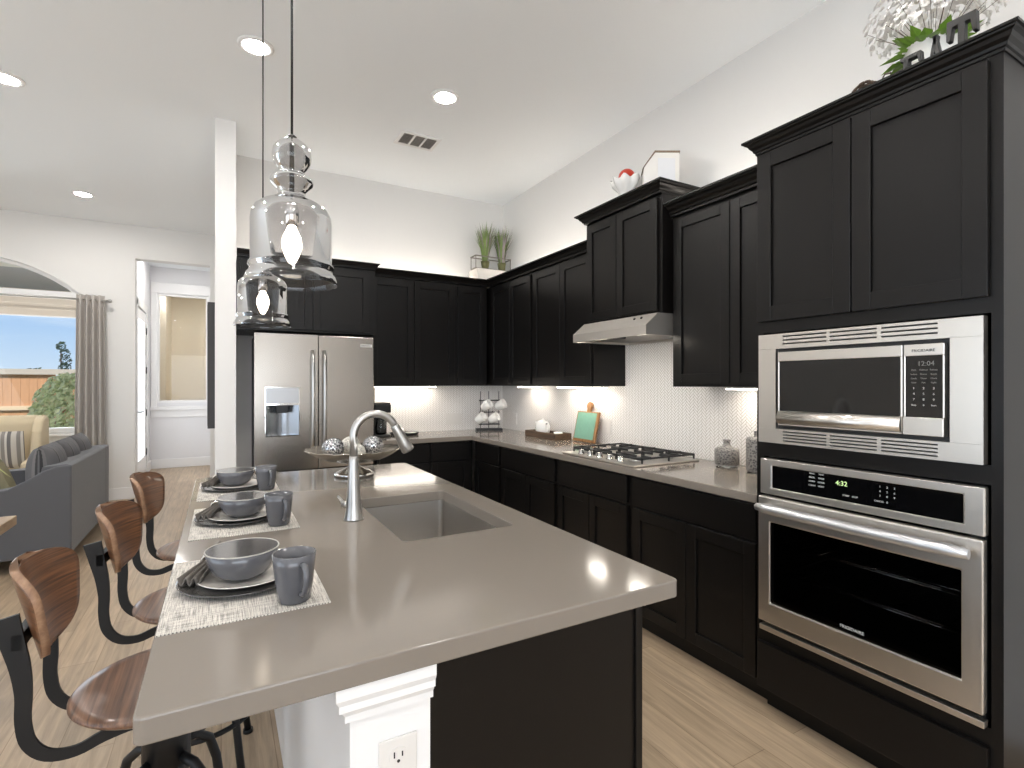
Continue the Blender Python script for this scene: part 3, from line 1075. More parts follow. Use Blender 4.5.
link('motor_box', MB().box(2.17, 2.25, 2.53, 2.62, 1.676, 1.6995), BLKPLAST, t)
w = MB()
nx = Vector((-0.78, 0, 0.95)).normalized() if False else Vector((-(1.808 - 1.73), 0, 0.095)).normalized()
for y in (2.34, 2.40):
    c = Vector((2.205, y, 1.7834))
    w.cyl(c - nx * 0.002, c + nx * 0.006, 0.008, 12)
link('switch', w, BLKPLAST, t)

# ------------------------------------------------------------------ refrigerator
t = thing('refrigerator', 'stainless french-door refrigerator with ice dispenser in its left door', 'refrigerator', (0.675, 4.6, 0))
RX0, RX1, RG = 0.217, 1.112, 0.672
link('cabinet_case', MB().box(RX0 + 0.01, RX1 - 0.01, 4.42, WY - 0.02, 0.02, 1.765), mat('fridge_case', S(96, 96, 98), 0.5), t)
RD = 4.34
# left door built round the dispenser opening
w = MB()
dx0, dx1, dz0, dz1 = 0.289, 0.535, 0.985, 1.365
for (a, b, c, d) in ((RX0, dx0, 0.72, 1.775), (dx1, RG - 0.003, 0.72, 1.775), (dx0, dx1, 0.72, dz0), (dx0, dx1, dz1, 1.775)):
    w.box(a, b, RD, 4.415, c, d)
dl = link('door', w, STEEL, t)
w = MB()
w.box(dx0, dx0 + 0.006, RD - 0.004, RD + 0.06, dz0, dz1).box(dx1 - 0.006, dx1, RD - 0.004, RD + 0.06, dz0, dz1)
w.box(dx0 + 0.006, dx1 - 0.006, RD - 0.004, RD + 0.06, dz0, dz0 + 0.008).box(dx0 + 0.006, dx1 - 0.006, RD - 0.004, RD + 0.06, dz1 - 0.006, dz1)
w.box(dx0 + 0.006, dx1 - 0.006, RD - 0.002, RD + 0.06, 1.225, 1.24)
link('dispenser_frame', w, CHROME, dl)
link('dispenser_panel', MB().box(dx0 + 0.006, dx1 - 0.006, RD, RD + 0.05, 1.24, dz1 - 0.006), mat('panel_silver', S(176, 176, 178), 0.3, metal=0.6), dl)
w = MB()
cxd = (dx0 + dx1) / 2
w.grid(lambda u, v: (cxd - 0.117 + 0.234 * u, RD + 0.012 + 0.05 * sin(pi * u), dz0 + 0.008 + (1.225 - dz0 - 0.008) * v), 16, 2)
link('dispenser_recess', w, mat('recess_silver', S(150, 155, 162), 0.25, metal=0.8), dl)
link('nozzle', MB().prism([(cxd - 0.045, 1.225), (cxd + 0.045, 1.225), (cxd + 0.035, 1.165), (cxd - 0.035, 1.165)], 'y', RD + 0.006, RD + 0.045), BLKPLAST, dl)
dr_ = link('door', MB().box(RG + 0.003, RX1, RD, 4.415, 0.72, 1.775), STEEL, t, bevel=0.006)
link('freezer_drawer', MB().box(RX0, RX1, RD, 4.415, 0.06, 0.712), STEEL, t, bevel=0.006)
for (dd, hx) in ((dl, 0.628), (dr_, 0.716)):
    w = MB()
    pth = [(hx, RD - 0.005 if i in (0, 12) else RD - 0.035 - 0.018 * sin(pi * i / 12), 0.86 + 0.79 * i / 12) for i in range(13)]
    w.tube(pth, 0.0145, 12)
    link('handle', w, NICKEL, dd)
w = MB(); w.tube([(RX0 + 0.1, RD - 0.005, 0.62), (RX0 + 0.12, RD - 0.05, 0.62), (RX1 - 0.12, RD - 0.05, 0.62), (RX1 - 0.1, RD - 0.005, 0.62)], 0.012, 10)
link('handle', w, NICKEL, t)
link('maker_badge', MB().box(1.0, 1.095, RD - 0.003, RD, 1.692, 1.716), mat('badge', S(215, 212, 208), 0.3, metal=0.6), dr_)
text_mesh('badge_lettering', 'FRIGIDAIRE', 0.015, (1.0475, RD - 0.0035, 1.704), (pi / 2, 0, 0), STEELD, dr_)

# ------------------------------------------------------------------ island
IX0, IX1, IY0, IY1 = -0.11, 0.966, 0.896, 3.046
IT0, IT1 = 0.8725, 0.914
sx0, sx1, sy0, sy1 = 0.478, 0.858, 1.514, 2.165
t = thing('kitchen_island', 'kitchen island with black end panel, white knee wall and dark cabinets', 'island', (0.42, 1.97, 0))
link('knee_wall', MB().box(0.197, 0.345, 0.932, 3.0, 0, IT0 - 0.0005), TRIM, t)
# trimmed capital
prof = [(-0.002, 0.80), (0.010, 0.80), (0.010, 0.812), (0.016, 0.822), (0.022, 0.826), (0.022, 0.838), (0.028, 0.85), (0.028, 0.872), (-0.002, 0.872)]
w = MB()
sweep(w, [(0.347, 0.931), (0.196, 0.931), (0.196, 1.07), (0.22, 1.07)][::-1], prof, 0)
link('capital_trim', w, TRIM, t)
link('outlet_plate', MB().box(0.246, 0.318, 0.927, 0.9319, 0.615, 0.742), OUTLETM, t, bevel=0.002)
for zc in (0.648, 0.708):
    w = MB()
    w.prism([(0.282 + 0.019 * cos(a) * (1 if abs(cos(a)) < 0.8 else 0.9), zc + 0.017 * sin(a)) for a in [2 * pi * i / 20 for i in range(20)]], 'y', 0.9255, 0.927)
    link('outlet_socket', w, OUTLETM, t)
w = MB()
for zc in (0.648, 0.708):
    w.box(0.273, 0.2755, 0.9248, 0.9256, zc - 0.001, zc + 0.010).box(0.288, 0.2905, 0.9248, 0.9256, zc - 0.001, zc + 0.008)
    w.cyl((0.282, 0.9248, zc - 0.008), (0.282, 0.9256, zc - 0.008), 0.003, 8)
link('outlet_slots', w, BLKPLAST, t)
link('end_panel', MB().box(0.346, 0.858, 0.935, 0.955, 0, IT0 - 0.0005), CAB, t)
link('corner_stile', MB().box(0.858, 0.878, 0.928, 0.955, 0, IT0 - 0.0005), CAB, t, bevel=0.002)
# cabinet carcass around the sink bowl
w = MB()
w.box(0.346, 0.878, 0.955, 1.49, 0.1, IT0 - 0.0005).box(0.346, 0.878, 2.19, 3.0, 0.1, IT0 - 0.0005).box(0.346, 0.46, 1.49, 2.19, 0.1, IT0 - 0.0005)
w.box(0.868, 0.878, 1.49, 2.19, 0.1, IT0 - 0.0005).box(0.46, 0.868, 1.49, 2.19, 0.1, 0.6)
w.box(0.346, 0.81, 0.955, 3.0, 0, 0.1)
link('body', w, CAB, t)
for (a, b) in ((0.97, 1.48), (1.50, 1.84), (1.845, 2.18), (2.2, 2.58), (2.585, 2.98)):
    m = MB()
    m.box(0.8785, 0.897, a, a + 0.058, 0.11, 0.69).box(0.8785, 0.897, b - 0.058, b, 0.11, 0.69).box(0.8785, 0.897, a + 0.058, b - 0.058, 0.11, 0.168)
    m.box(0.8785, 0.897, a + 0.058, b - 0.058, 0.632, 0.69).box(0.8785, 0.888, a + 0.058, b - 0.058, 0.168, 0.632)
    link('door', m, CAB, t)
    link('drawer', MB().box(0.8785, 0.897, a, b, 0.705, 0.862), CAB, t, bevel=0.002)
# worktop slab with sink cut-out and rounded front corners
def rc(cx, cy, r, a0, n=6):
    return [(cx + r * cos(a0 + (pi / 2) * i / n), cy + r * sin(a0 + (pi / 2) * i / n)) for i in range(n + 1)]


r1 = 0.014
outer = rc(IX0 + r1, IY0 + r1, r1, pi) + rc(IX1 - r1, IY0 + r1, r1, 1.5 * pi) + rc(IX1 - r1, IY1 - r1, r1, 0) + rc(IX0 + r1, IY1 - r1, r1, pi / 2)
r2 = 0.02
inner = rc(sx0 + r2, sy0 + r2, r2, pi) + rc(sx1 - r2, sy0 + r2, r2, 1.5 * pi) + rc(sx1 - r2, sy1 - r2, r2, 0) + rc(sx0 + r2, sy1 - r2, r2, pi / 2)
n = len(outer)
v = [(p[0], p[1], IT1) for p in outer] + [(p[0], p[1], IT1) for p in inner] + [(p[0], p[1], IT0) for p in outer] + [(p[0], p[1], IT0) for p in inner]
f = []
for i in range(n):
    j = (i + 1) % n
    f.append((i, j, n + j, n + i))
    f.append((2 * n + j, 2 * n + i, 3 * n + i, 3 * n + j))
    f.append((j, i, 2 * n + i, 2 * n + j))
    f.append((n + i, n + j, 3 * n + j, 3 * n + i))
wt = link('worktop', MB().add(v, f), QUARTZ, bevel=0.004, seg=3)
tag(wt, 'taupe quartz worktop slab of the kitchen island with sink cut-out', 'worktop')
# undermount sink
t = thing('kitchen_sink', 'rectangular undermount stainless sink set in the island worktop', 'sink', (0.67, 1.84, 0.68))
zb = 0.665
w = MB()
ins = [rc(sx0 - 0.003 + r, sy0 - 0.003 + r, r, pi) + rc(sx1 + 0.003 - r, sy0 - 0.003 + r, r, 1.5 * pi) + rc(sx1 + 0.003 - r, sy1 + 0.003 - r, r, 0) + rc(sx0 - 0.003 + r, sy1 + 0.003 - r, r, pi / 2) for r in (0.022,)][0]


def off_(pts, d):
    cx, cy = (sx0 + sx1) / 2, (sy0 + sy1) / 2
    return [(x + (d if x < cx else -d), y + (d if y < cy else -d)) for x, y in pts]


levels = [(ins, IT0 - 0.0004), (off_(ins, 0.003), zb + 0.03), (off_(ins, 0.010), zb + 0.008), (off_(ins, 0.028), zb)]
n = len(ins)
v, f = [], []
for pts, z in levels:
    v += [(x, y, z) for x, y in pts]
for k in range(3):
    for i in range(n):
        j = (i + 1) % n
        f.append((k * n + i, k * n + j, (k + 1) * n + j, (k + 1) * n + i))
f.append(tuple(3 * n + i for i in range(n)))
w.add(v, f, False)
link('basin', w, SINK, t, solid=0.0012)
w = MB(); w.lathe([(0.045, zb + 0.001), (0.043, zb + 0.004), (0.03, zb + 0.002), (0.028, zb + 0.0015)], 0.67, 1.84, 24)
link('drain', w, CHROME, t)

# faucet
t = thing('kitchen_faucet', 'brushed nickel gooseneck pull-down faucet beside the island sink', 'faucet', (0.405, 1.85, 0.914))
fx, fy = 0.404, 1.852
link('faucet_body', MB().lathe([(0.033, 0.9145), (0.033, 0.918), (0.030, 0.925), (0.0262, 0.96), (0.0215, 1.02), (0.0175, 1.08), (0.0155, 1.12), (0.0145, 1.135)], fx, fy, 28), NICKEL, t)
pth = [(fx, fy, 1.13), (fx, fy, 1.205)]
ra = 0.076
for i in range(0, 15):
    a = pi - (pi * 0.87) * i / 14
    pth.append((fx + ra + ra * cos(a), fy, 1.205 + ra * sin(a)))
hd0 = Vector(pth[-1])
dirv = (Vector(pth[-1]) - Vector(pth[-2])).normalized()
link('gooseneck', MB().tube(pth, 0.0135, 18), NICKEL, t)
sp_ = [hd0 - dirv * 0.004 + dirv * d for d in (0, 0.006, 0.03, 0.078, 0.105, 0.110)]
link('spray_head', MB().tube(sp_, [0.0145, 0.0165, 0.0175, 0.0215, 0.0235, 0.0215], 20), NICKEL, t)
w = MB()
w.cyl((fx - 0.010, fy + 0.01, 0.965), (fx - 0.032, fy + 0.028, 0.965), 0.0115, 14)
w.tube([(fx - 0.030, fy + 0.026, 0.968), (fx - 0.034, fy + 0.05, 0.978), (fx - 0.036, fy + 0.085, 0.982)], [0.006, 0.0055, 0.004], 10)
link('lever', w, NICKEL, t)

# ------------------------------------------------------------------ place settings
def plate_profile(r, h=0.014):
    return [(1e-5, 0.004), (r * 0.62, 0.004), (r * 0.72, 0.006), (r * 0.97, h), (r, h + 0.0015), (r, h - 0.001), (r * 0.72, 0.0015), (r * 0.6, 0), (1e-5, 0)]


def bowl_profile(r, h):
    o_ = [(1e-5, 0.0), (r * 0.45, 0.0), (r * 0.62, 0.006), (r * 0.80, h * 0.28), (r * 0.93, h * 0.62), (r, h)]
    i_ = [(r - 0.003, h + 0.001), (r * 0.90, h * 0.65), (r * 0.76, h * 0.33), (r * 0.5, 0.012), (1e-5, 0.009)]
    return o_, i_


def thing_at(name, label, cat, loc, group):
    return thing(name, label, cat, loc, group)


ZI = 0.9143
w = MB(); w.box(-0.155, 0.155, -0.225, 0.225, 0, 0.002)
mat0 = link('placemat', MB().box(-0.157, 0.157, -0.225, 0.225, 0, 0.0022), MATW, origin=(0, 0, 0))
PL = thing('dinner_plate', '', 'plate', (0, 0, 0), 'dark dinner plates on the placemats')
link('plate_body', MB().lathe(plate_profile(0.140, 0.013), 0, 0, 48), STONEDK, PL)
SPl = thing('salad_plate', '', 'plate', (0, 0, 0), 'ivory plates on the placemats')
link('plate_body', MB().lathe(plate_profile(0.108, 0.012), 0, 0, 48), PLATEW, SPl)
BWL = thing('soup_bowl', '', 'bowl', (0, 0, 0), 'grey bowls on the placemats')
o_, i_ = bowl_profile(0.080, 0.067)
link('bowl_body', MB().lathe(o_ + i_[:1], 0, 0, 48).lathe(i_, 0, 0, 48, 1), [STONEW, mat('bowl_inside', S(80, 77, 75), 0.12, coat=0.5)], BWL)
link('rim', MB().torus((0, 0, 0.0675), 0.0788, 0.0016, 'z', 48, 8), STONERIM, BWL)
MUG = thing('coffee_mug', '', 'mug', (0, 0, 0), 'grey mugs on the placemats')
w = MB()
w.lathe([(1e-5, 0), (0.029, 0), (0.034, 0.004), (0.0385, 0.04), (0.0425, 0.08), (0.0445, 0.104), (0.042, 0.1045), (0.039, 0.08), (0.034, 0.02), (0.03, 0.008), (1e-5, 0.008)], 0, 0, 40)
link('mug_body', w, STONEW, MUG)
link('handle', MB().tube([(0.036, 0, 0.086), (0.055, 0, 0.088), (0.066, 0, 0.076), (0.066, 0, 0.055), (0.058, 0, 0.034), (0.044, 0, 0.024), (0.0345, 0, 0.024)], [0.0065] * 7, 10), STONEW, MUG)
NAP = thing('napkin', '', 'napkin', (0, 0, 0), 'taupe napkins with rings')


def nap(u, v):
    # folded fan of cloth pinched by the ring in the middle; 1 = length, u = width
    wdt = 0.012 + 0.026 * abs(v - 0.45) ** 0.8
    x = (u - 0.5) * 2 * wdt
    return (x, (v - 0.5) * 0.24, 0.012 + 0.010 * cos(u * 6 * pi) + 0.014 * (v - 0.5))


link('cloth', MB().grid(nap, 18, 14), NAPKIN, NAP, solid=0.003)
link('ring', MB().torus((0, -0.012, 0.013), 0.019, 0.004, 'y', 24, 8), BRONZE, NAP)
SPN = thing('teaspoon', '', 'spoon', (0, 0, 0), 'silver teaspoons beside the bowls')
w = MB()
w.grid(lambda u, v: (0.016 * (u - 0.5) * 2 * math.sqrt(max(0.001, 1 - (2 * v - 1) ** 2)), 0.024 * (2 * v - 1), 0.004 + 0.004 * ((2 * u - 1) ** 2 + (2 * v - 1) ** 2)), 8, 8)
link('spoon_bowl', w, CHROME, SPN, solid=0.001)
link('handle', MB().tube([(0, 0.022, 0.006), (0, 0.05, 0.009), (0, 0.13, 0.005)], [0.0022, 0.002, 0.0035], 8), CHROME, SPN)

where = ['at the place setting nearest the camera', 'at the middle place setting on the island', 'at the farthest place setting on the island']
sets = [(0.050, 1.393, (0.05, 1.405), (0.045, 1.400), (0.135, 1.222)), (0.070, 2.055, (0.06, 2.055), (0.068, 2.05), (0.165, 1.905)), (0.070, 2.66, (0.06, 2.68), (0.058, 2.69), (0.172, 2.565))]
for i, (mx_, my_, pl, bw, mg) in enumerate(sets):
    def put(root, loc, rz, lab):
        if i == 0:
            root.location = loc; root.rotation_euler = (0, 0, rz); root['label'] = lab
            return root
        return dup(root, loc, rz, lab)
    put(mat0, (mx_, my_, ZI), 0.0, 'woven off-white placemat ' + where[i])
    mat0['category'] = 'placemat'; mat0['group'] = 'woven placemats on the island'
    put(PL, (pl[0], pl[1], ZI + 0.0024), 0, 'large dark grey dinner plate ' + where[i])
    put(SPl, (pl[0] + 0.006, pl[1] + 0.002, ZI + 0.0075), 0, 'ivory salad plate ' + where[i])
    put(BWL, (bw[0], bw[1], ZI + 0.0125), 0, 'grey glazed bowl ' + where[i])
    put(MUG, (mg[0] + 0.004, mg[1] - 0.006, ZI + 0.0024), -pi / 2 + 0.25, 'grey coffee mug ' + where[i])
    put(NAP, (pl[0] - 0.070, pl[1] + 0.085, ZI + 0.020), -0.36, 'folded taupe napkin in a ring ' + where[i])
    put(SPN, (pl[0] + 0.055, pl[1] + 0.185, ZI + 0.0024), -pi / 2 - 0.3, 'silver teaspoon ' + where[i])
# copies of the single-mesh placemat keep category and group
for o in bpy.data.objects:
    if o.name.startswith('placemat'):
        o['category'] = 'placemat'; o['group'] = 'woven placemats on the island'

# ------------------------------------------------------------------ footed dish with ornaments
bx_, by_ = 0.60, 2.74
t = thing('footed_dish', 'ornate antique-silver footed dish at the far end of the island', 'dish', (bx_, by_, 0.914))
link('foot', MB().lathe([(0.098, 0.9145), (0.100, 0.930), (0.088, 0.936), (0.06, 0.948), (0.035, 0.960), (0.022, 0.972), (0.02, 0.980), (0.028, 0.9855)], bx_, by_, 32), CHROME, t)
m = MB()
n = 64
pr_ = [(0.02, 0.984), (0.09, 0.989), (0.15, 1.004), (0.20, 1.028), (0.235, 1.050), (0.239, 1.055), (0.20, 1.035), (0.15, 1.012), (0.09, 0.997), (1e-4, 0.992)]
v, f = [], []
for (r, z) in pr_:
    for k in range(n):
        a = 2 * pi * k / n
        rr = r * (1 + (0.025 * cos(16 * a) if r > 0.19 else 0))
        v.append((bx_ + rr * cos(a), by_ + rr * sin(a), z + (0.003 * cos(16 * a) if r > 0.19 else 0)))
for i in range(len(pr_) - 1):
    for k in range(n):
        f.append((i * n + k, i * n + (k + 1) % n, (i + 1) * n + (k + 1) % n, (i + 1) * n + k))
m.add(v, f, True)
link('dish_bowl', m, BRONZE, t)
orn = [(-0.105, -0.005, 0.055, SILVERB, 'silver wire-wrapped ball at the left of the footed dish'), (0.098, 0.0, 0.055, SILVERB, 'silver wire-wrapped ball at the right of the footed dish'),
       (0.0, 0.085, 0.052, PEARL, 'pearly woven ball at the back of the footed dish'), (0.0, -0.075, 0.040, PEARL, 'small pearly ball at the front of the footed dish'),
       ]
for (dx, dy, r, mm, lab) in orn:
    q = link('ornament_ball', MB().ball((bx_ + dx, by_ + dy, 1.000 + r + 0.012 * (abs(dx) + abs(dy)) / 0.1 * 0.5), r, 24, 16), mm)
    tag(q, lab, 'ball', 'decorative balls in the footed dish')

# ------------------------------------------------------------------ pendants
PEN = thing('pendant_light', '', 'pendant lamp', (0, 0, 0), 'glass pendants over the island')
sc_ = 1.42 / 518.8
Z0 = 1.386 - 0.0


def pz(y):
    return Z0 + (384.3 - y) * sc_


gl = [(131, 4), (133, 9), (137, 14), (142, 17.5), (149, 18.5), (156, 17), (161, 13.5), (164, 11.5), (166, 11), (168, 15), (171, 19.5), (174, 20.5), (177, 19.5), (181, 15), (185, 12.8), (188, 12.6), (190, 15), (193, 20),
      (197, 28), (202, 34), (208, 37), (214, 37.8), (255, 37.8), (257, 39.5), (259.5, 40), (262, 38.5), (265, 39), (268, 41.5), (273, 43.2), (276, 43)]
link('glass_shade', MB().shell([(r * sc_, pz(y)) for y, r in gl], 0, 0, 64), GLASSP, PEN)
link('canopy', MB().lathe([(0.0, CE + 0.0205), (0.062, CE + 0.0205), (0.06, CE), (0.01, CE - 0.008), (0.0001, CE - 0.008)][::-1], 0, 0, 24), BLKMETAL, PEN)
link('cord', MB().cyl((0, 0, pz(131)), (0, 0, CE + 0.0), 0.0032, 8), BLKPLAST, PEN)
link('stem', MB().lathe([(0.006, pz(134)), (0.013, pz(132)), (0.013, pz(129)), (0.006, pz(127))][::-1], 0, 0, 16).cyl((0, 0, pz(196)), (0, 0, pz(134)), 0.0065, 12), mat('stem_metal', S(70, 68, 66), 0.3, metal=0.9), PEN)
link('socket', MB().lathe([(0.012, pz(219)), (0.0185, pz(217)), (0.0185, pz(202)), (0.012, pz(194)), (0.006, pz(192))], 0, 0, 20), CHROME, PEN)
link('bulb', MB().lathe([(0.0008, pz(256)), (0.008, pz(255)), (0.018, pz(248)), (0.0265, pz(238)), (0.024, pz(230)), (0.014, pz(222)), (0.011, pz(218.5))], 0, 0, 20), BULBG, PEN)
PEN.location = (0.169, 1.533, -0.022)
PEN['label'] = 'smoky glass pendant lamp nearer the camera, hanging over the island'
dup(PEN, (0.164, 2.58, -0.036), 0.3, 'smoky glass pendant lamp farther from the camera, partly behind the nearer one')

# ------------------------------------------------------------------ stools
ST = thing('bar_stool', '', 'stool', (0, 0, 0), 'walnut and black metal stools at the island')
# origin: floor centre, backrest towards -X
link('seat', MB().lathe([(1e-4, 0.597), (0.165, 0.597), (0.192, 0.603), (0.2, 0.611), (0.2, 0.616), (0.194, 0.621), (0.17, 0.620), (1e-4, 0.618)], 0, 0, 56), WALNUT, ST)


def backf(u, v):
    vv = 0.5 - 0.5 * cos(pi * v)
    W = (0.124 + 0.064 * vv)
    e = max(0.0, 1 - abs(2 * vv - 1) ** 4) ** (1 / 3.0)
    y = (2 * u - 1) * W * e
    z = 0.756 + 0.215 * vv
    x = -0.265 + 0.085 * (y / 0.2) ** 2 - 0.055 * (vv - 0.5)
    return (x, y, z)


bk_ = link('backrest', MB().grid(backf, 28, 24), [WALNUTB, PLYEDGE], ST, solid=0.016)
bk_.modifiers[0].material_offset_rim = 1
for s in (-1, 1):
    yb = 0.105 * s
    c = [(0.04, 0.575), (-0.05, 0.575), (-0.115, 0.562), (-0.165, 0.545), (-0.215, 0.552), (-0.247, 0.588), (-0.257, 0.64), (-0.256, 0.70), (-0.262, 0.76), (-0.275, 0.82), (-0.287, 0.875)]
    hw = [0.015, 0.015, 0.013, 0.012, 0.013, 0.014, 0.014, 0.015, 0.018, 0.021, 0.024]
    L, Rr = [], []
    cc = []
    for i in range(len(c) - 1):
        for k in range(4):
            tt = k / 4
            p0 = c[max(i - 1, 0)]; p1 = c[i]; p2 = c[i + 1]; p3 = c[min(i + 2, len(c) - 1)]
            q = [0.5 * (2 * p1[a] + (p2[a] - p0[a]) * tt + (2 * p0[a] - 5 * p1[a] + 4 * p2[a] - p3[a]) * tt ** 2 + (3 * p1[a] - p0[a] - 3 * p2[a] + p3[a]) * tt ** 3) for a in (0, 1)]
            cc.append((q[0], q[1], hw[i] + (hw[i + 1] - hw[i]) * tt))
    cc.append((c[-1][0], c[-1][1], hw[-1]))
    for i, p in enumerate(cc):
        a, b = cc[max(i - 1, 0)], cc[min(i + 1, len(cc) - 1)]
        d = Vector((b[0] - a[0], b[1] - a[1])).normalized()
        L.append((p[0] - d.y * p[2], p[1] + d.x * p[2])); Rr.append((p[0] + d.y * p[2], p[1] - d.x * p[2]))
    m = MB()
    N_ = len(L)
    v = [(x, yb - 0.004, z) for x, z in L] + [(x, yb - 0.004, z) for x, z in Rr] + [(x, yb + 0.004, z) for x, z in L] + [(x, yb + 0.004, z) for x, z in Rr]
    f = []
    for i in range(N_ - 1):
        f += [(i, i + 1, N_ + i + 1, N_ + i), (2 * N_ + i + 1, 2 * N_ + i, 3 * N_ + i, 3 * N_ + i + 1), (i + 1, i, 2 * N_ + i, 2 * N_ + i + 1), (N_ + i, N_ + i + 1, 3 * N_ + i + 1, 3 * N_ + i)]
    f += [(0, N_, 3 * N_, 2 * N_), (N_ - 1, 3 * N_ - 1, 4 * N_ - 1, 2 * N_ - 1)[::1]]
    m.add(v, f)
    ar = link('back_bar', m, BLKMETAL, ST)
link('back_bracket', MB().box(-0.276, -0.258, -0.109, 0.109, 0.80, 0.835), BLKMETAL, ST)
w = MB()
w.box(-0.10, 0.10, -0.125, 0.125, 0.583, 0.597)
w.cyl((0, 0, 0.40), (0, 0, 0.583), 0.055, 24)
link('seat_plate', w, BLKMETAL, ST)
w = MB()
prf = []
for i in range(50):
    z = 0.16 + 0.24 * i / 50
    prf += [(0.012, z), (0.0155, z + 0.0024)]
w.lathe(prf, 0, 0, 14, smooth=False)
link('screw_spindle', w, BLKMETAL, ST)
for k in range(4):
    a = pi / 4 + k * pi / 2
    m = MB()
    pth = [(0.045, 0.42), (0.09, 0.41), (0.135, 0.37), (0.16, 0.30), (0.175, 0.20), (0.19, 0.10), (0.205, 0.012)]
    m.tube([(r * cos(a), r * sin(a), z) for r, z in pth], 0.0125, 10)
    m.cyl((0.205 * cos(a), 0.205 * sin(a), 0), (0.205 * cos(a), 0.205 * sin(a), 0.014), 0.018, 12)
    link('leg', m, BLKMETAL, ST)
link('foot_ring', MB().torus((0, 0, 0.20), 0.178, 0.009, 'z', 40, 8), BLKMETAL, ST)
link('hub', MB().cyl((0, 0, 0.36), (0, 0, 0.43), 0.05, 20).cyl((0, 0, 0.14), (0, 0, 0.18), 0.02, 14), BLKMETAL, ST)
ST.location = (-0.125, 1.635, 0)
ST.rotation_euler = (0, 0, 0.0)
ST['label'] = 'walnut-seat bar stool nearest the camera at the island'
dup(ST, (-0.065, 2.19, 0), -0.10, 'walnut-seat bar stool between the nearest and the farthest stool')
dup(ST, (-0.06, 2.88, 0), -0.15, 'walnut-seat bar stool farthest from the camera')

# ------------------------------------------------------------------ gas cooktop
CX0, CX1, CY0, CY1, CZ = 2.03, 2.56, 2.215, 2.925, 0.9145
t = thing('gas_cooktop', 'stainless gas cooktop with black cast-iron grates under the range hood', 'cooktop', (2.3, 2.57, 0.9145))
link('tray', MB().box(CX0, CX1, CY0, CY1, CZ, CZ + 0.012), STEELH, t, bevel=0.005)
burn = [(2.18, 2.36), (2.42, 2.36), (2.30, 2.57), (2.18, 2.79), (2.42, 2.79)]
for (x, y) in burn:
    b_ = link('burner', MB().lathe([(0.052, CZ + 0.0125), (0.052, CZ + 0.02), (0.045, CZ + 0.024), (0.036, CZ + 0.024)], x, y, 24), NICKEL, t)
    link('burner_cap', MB().lathe([(0.037, CZ + 0.0245), (0.038, CZ + 0.031), (0.034, CZ + 0.034), (1e-4, CZ + 0.034)], x, y, 24), IRON, b_)
for (y0, y1) in ((2.235, 2.455), (2.462, 2.678), (2.685, 2.905)):
    m = MB()
    zt = CZ + 0.046
    x0, x1 = 2.11, 2.545
    h = 0.005
    for y in (y0 + h, y1 - h):
        m.box(x0, x1, y - h, y + h, zt - 0.011, zt)
    for x in (x0 + h, x1 - h):
        m.box(x - h, x + h, y0, y1, zt - 0.016, zt)
    m.box(x0, x0 + 0.06, (y0 + y1) / 2 - 0.005, (y0 + y1) / 2 + 0.005, zt - 0.012, zt + 0.003).box(x1 - 0.12, x1, (y0 + y1) / 2 - 0.005, (y0 + y1) / 2 + 0.005, zt - 0.012, zt + 0.003)
    for x in (2.18, 2.33, 2.42):
        m.box(x - 0.005, x + 0.005, y0, (y0 + y1) / 2 - 0.03, zt - 0.012, zt + 0.003).box(x - 0.005, x + 0.005, (y0 + y1) / 2 + 0.03, y1, zt - 0.012, zt + 0.003)
    for x in (x0 + h, (x0 + x1) / 2, x1 - h):
        for y in (y0 + h, y1 - h):
            m.box(x - h, x + h, y - h, y + h, CZ + 0.0125, zt - 0.01)
    link('grate', m, IRON, t, bevel=0.002, seg=1)
for y in (2.38, 2.475, 2.57, 2.665, 2.76):
    k_ = link('knob', MB().lathe([(0.022, CZ + 0.0125), (0.022, CZ + 0.018), (0.018, CZ + 0.022), (0.017, CZ + 0.042), (0.014, CZ + 0.044), (1e-4, CZ + 0.044)], 2.072, y, 22), CHROME, t)

# ------------------------------------------------------------------ mug rack in the corner
MRX, MRY = 2.395, 4.755
t = thing('mug_rack', 'black wire mug rack standing on the worktop in the back corner', 'rack', (MRX, MRY, 0.9145))
ca, sa = cos(-0.55), sin(-0.55)
ca, sa = cos(-0.35), sin(-0.35)


def lr(x, y, z):
    return (MRX + x * ca - y * sa, MRY + x * sa + y * ca, z)


base_pts = []
w = MB()
w.obox(lr(0, 0, 0.925), (ca, sa, 0), (-sa, ca, 0), (0, 0, 1), 0.135, 0.055, 0.010)
link('base', w, BLKMETAL, t)
w = MB()
for x in (-0.085, 0.0, 0.105):
    w.cyl(lr(x, 0.02, 0.93), lr(x, 0.02, 1.315), 0.0035, 8)
for z in (0.975, 1.10, 1.22):
    w.tube([lr(-0.10, 0.02, z), lr(0.115, 0.02, z)], 0.0045, 8)
w.obox(lr(0.0, 0.0, 0.978), (ca, sa, 0), (-sa, ca, 0), (0, 0, 1), 0.095, 0.012, 0.006)
w.obox(lr(0.03, 0.0, 1.222), (ca, sa, 0), (-sa, ca, 0), (0, 0, 1), 0.07, 0.010, 0.006)
for (x, z) in ((-0.075, 1.10), (0.03, 1.10), (-0.03, 1.215), (0.10, 1.215), (-0.1, 1.215)):
    w.tube([lr(x, 0.02, z), lr(x + 0.002, -0.03, z + 0.004), lr(x + 0.004, -0.04, z + 0.015)], 0.0035, 8)
link('wire_frame', w, BLKMETAL, t)
WM = thing('white_mug', '', 'mug', (0, 0, 0), 'white mugs on the wire rack')
w = MB()
w.lathe([(1e-5, -0.045), (0.030, -0.045), (0.036, -0.038), (0.042, 0.0), (0.044, 0.045), (0.041, 0.045), (0.038, 0.0), (0.032, -0.036), (1e-5, -0.038)], 0, 0, 28)
link('mug_body', w, CERWHITE, WM)
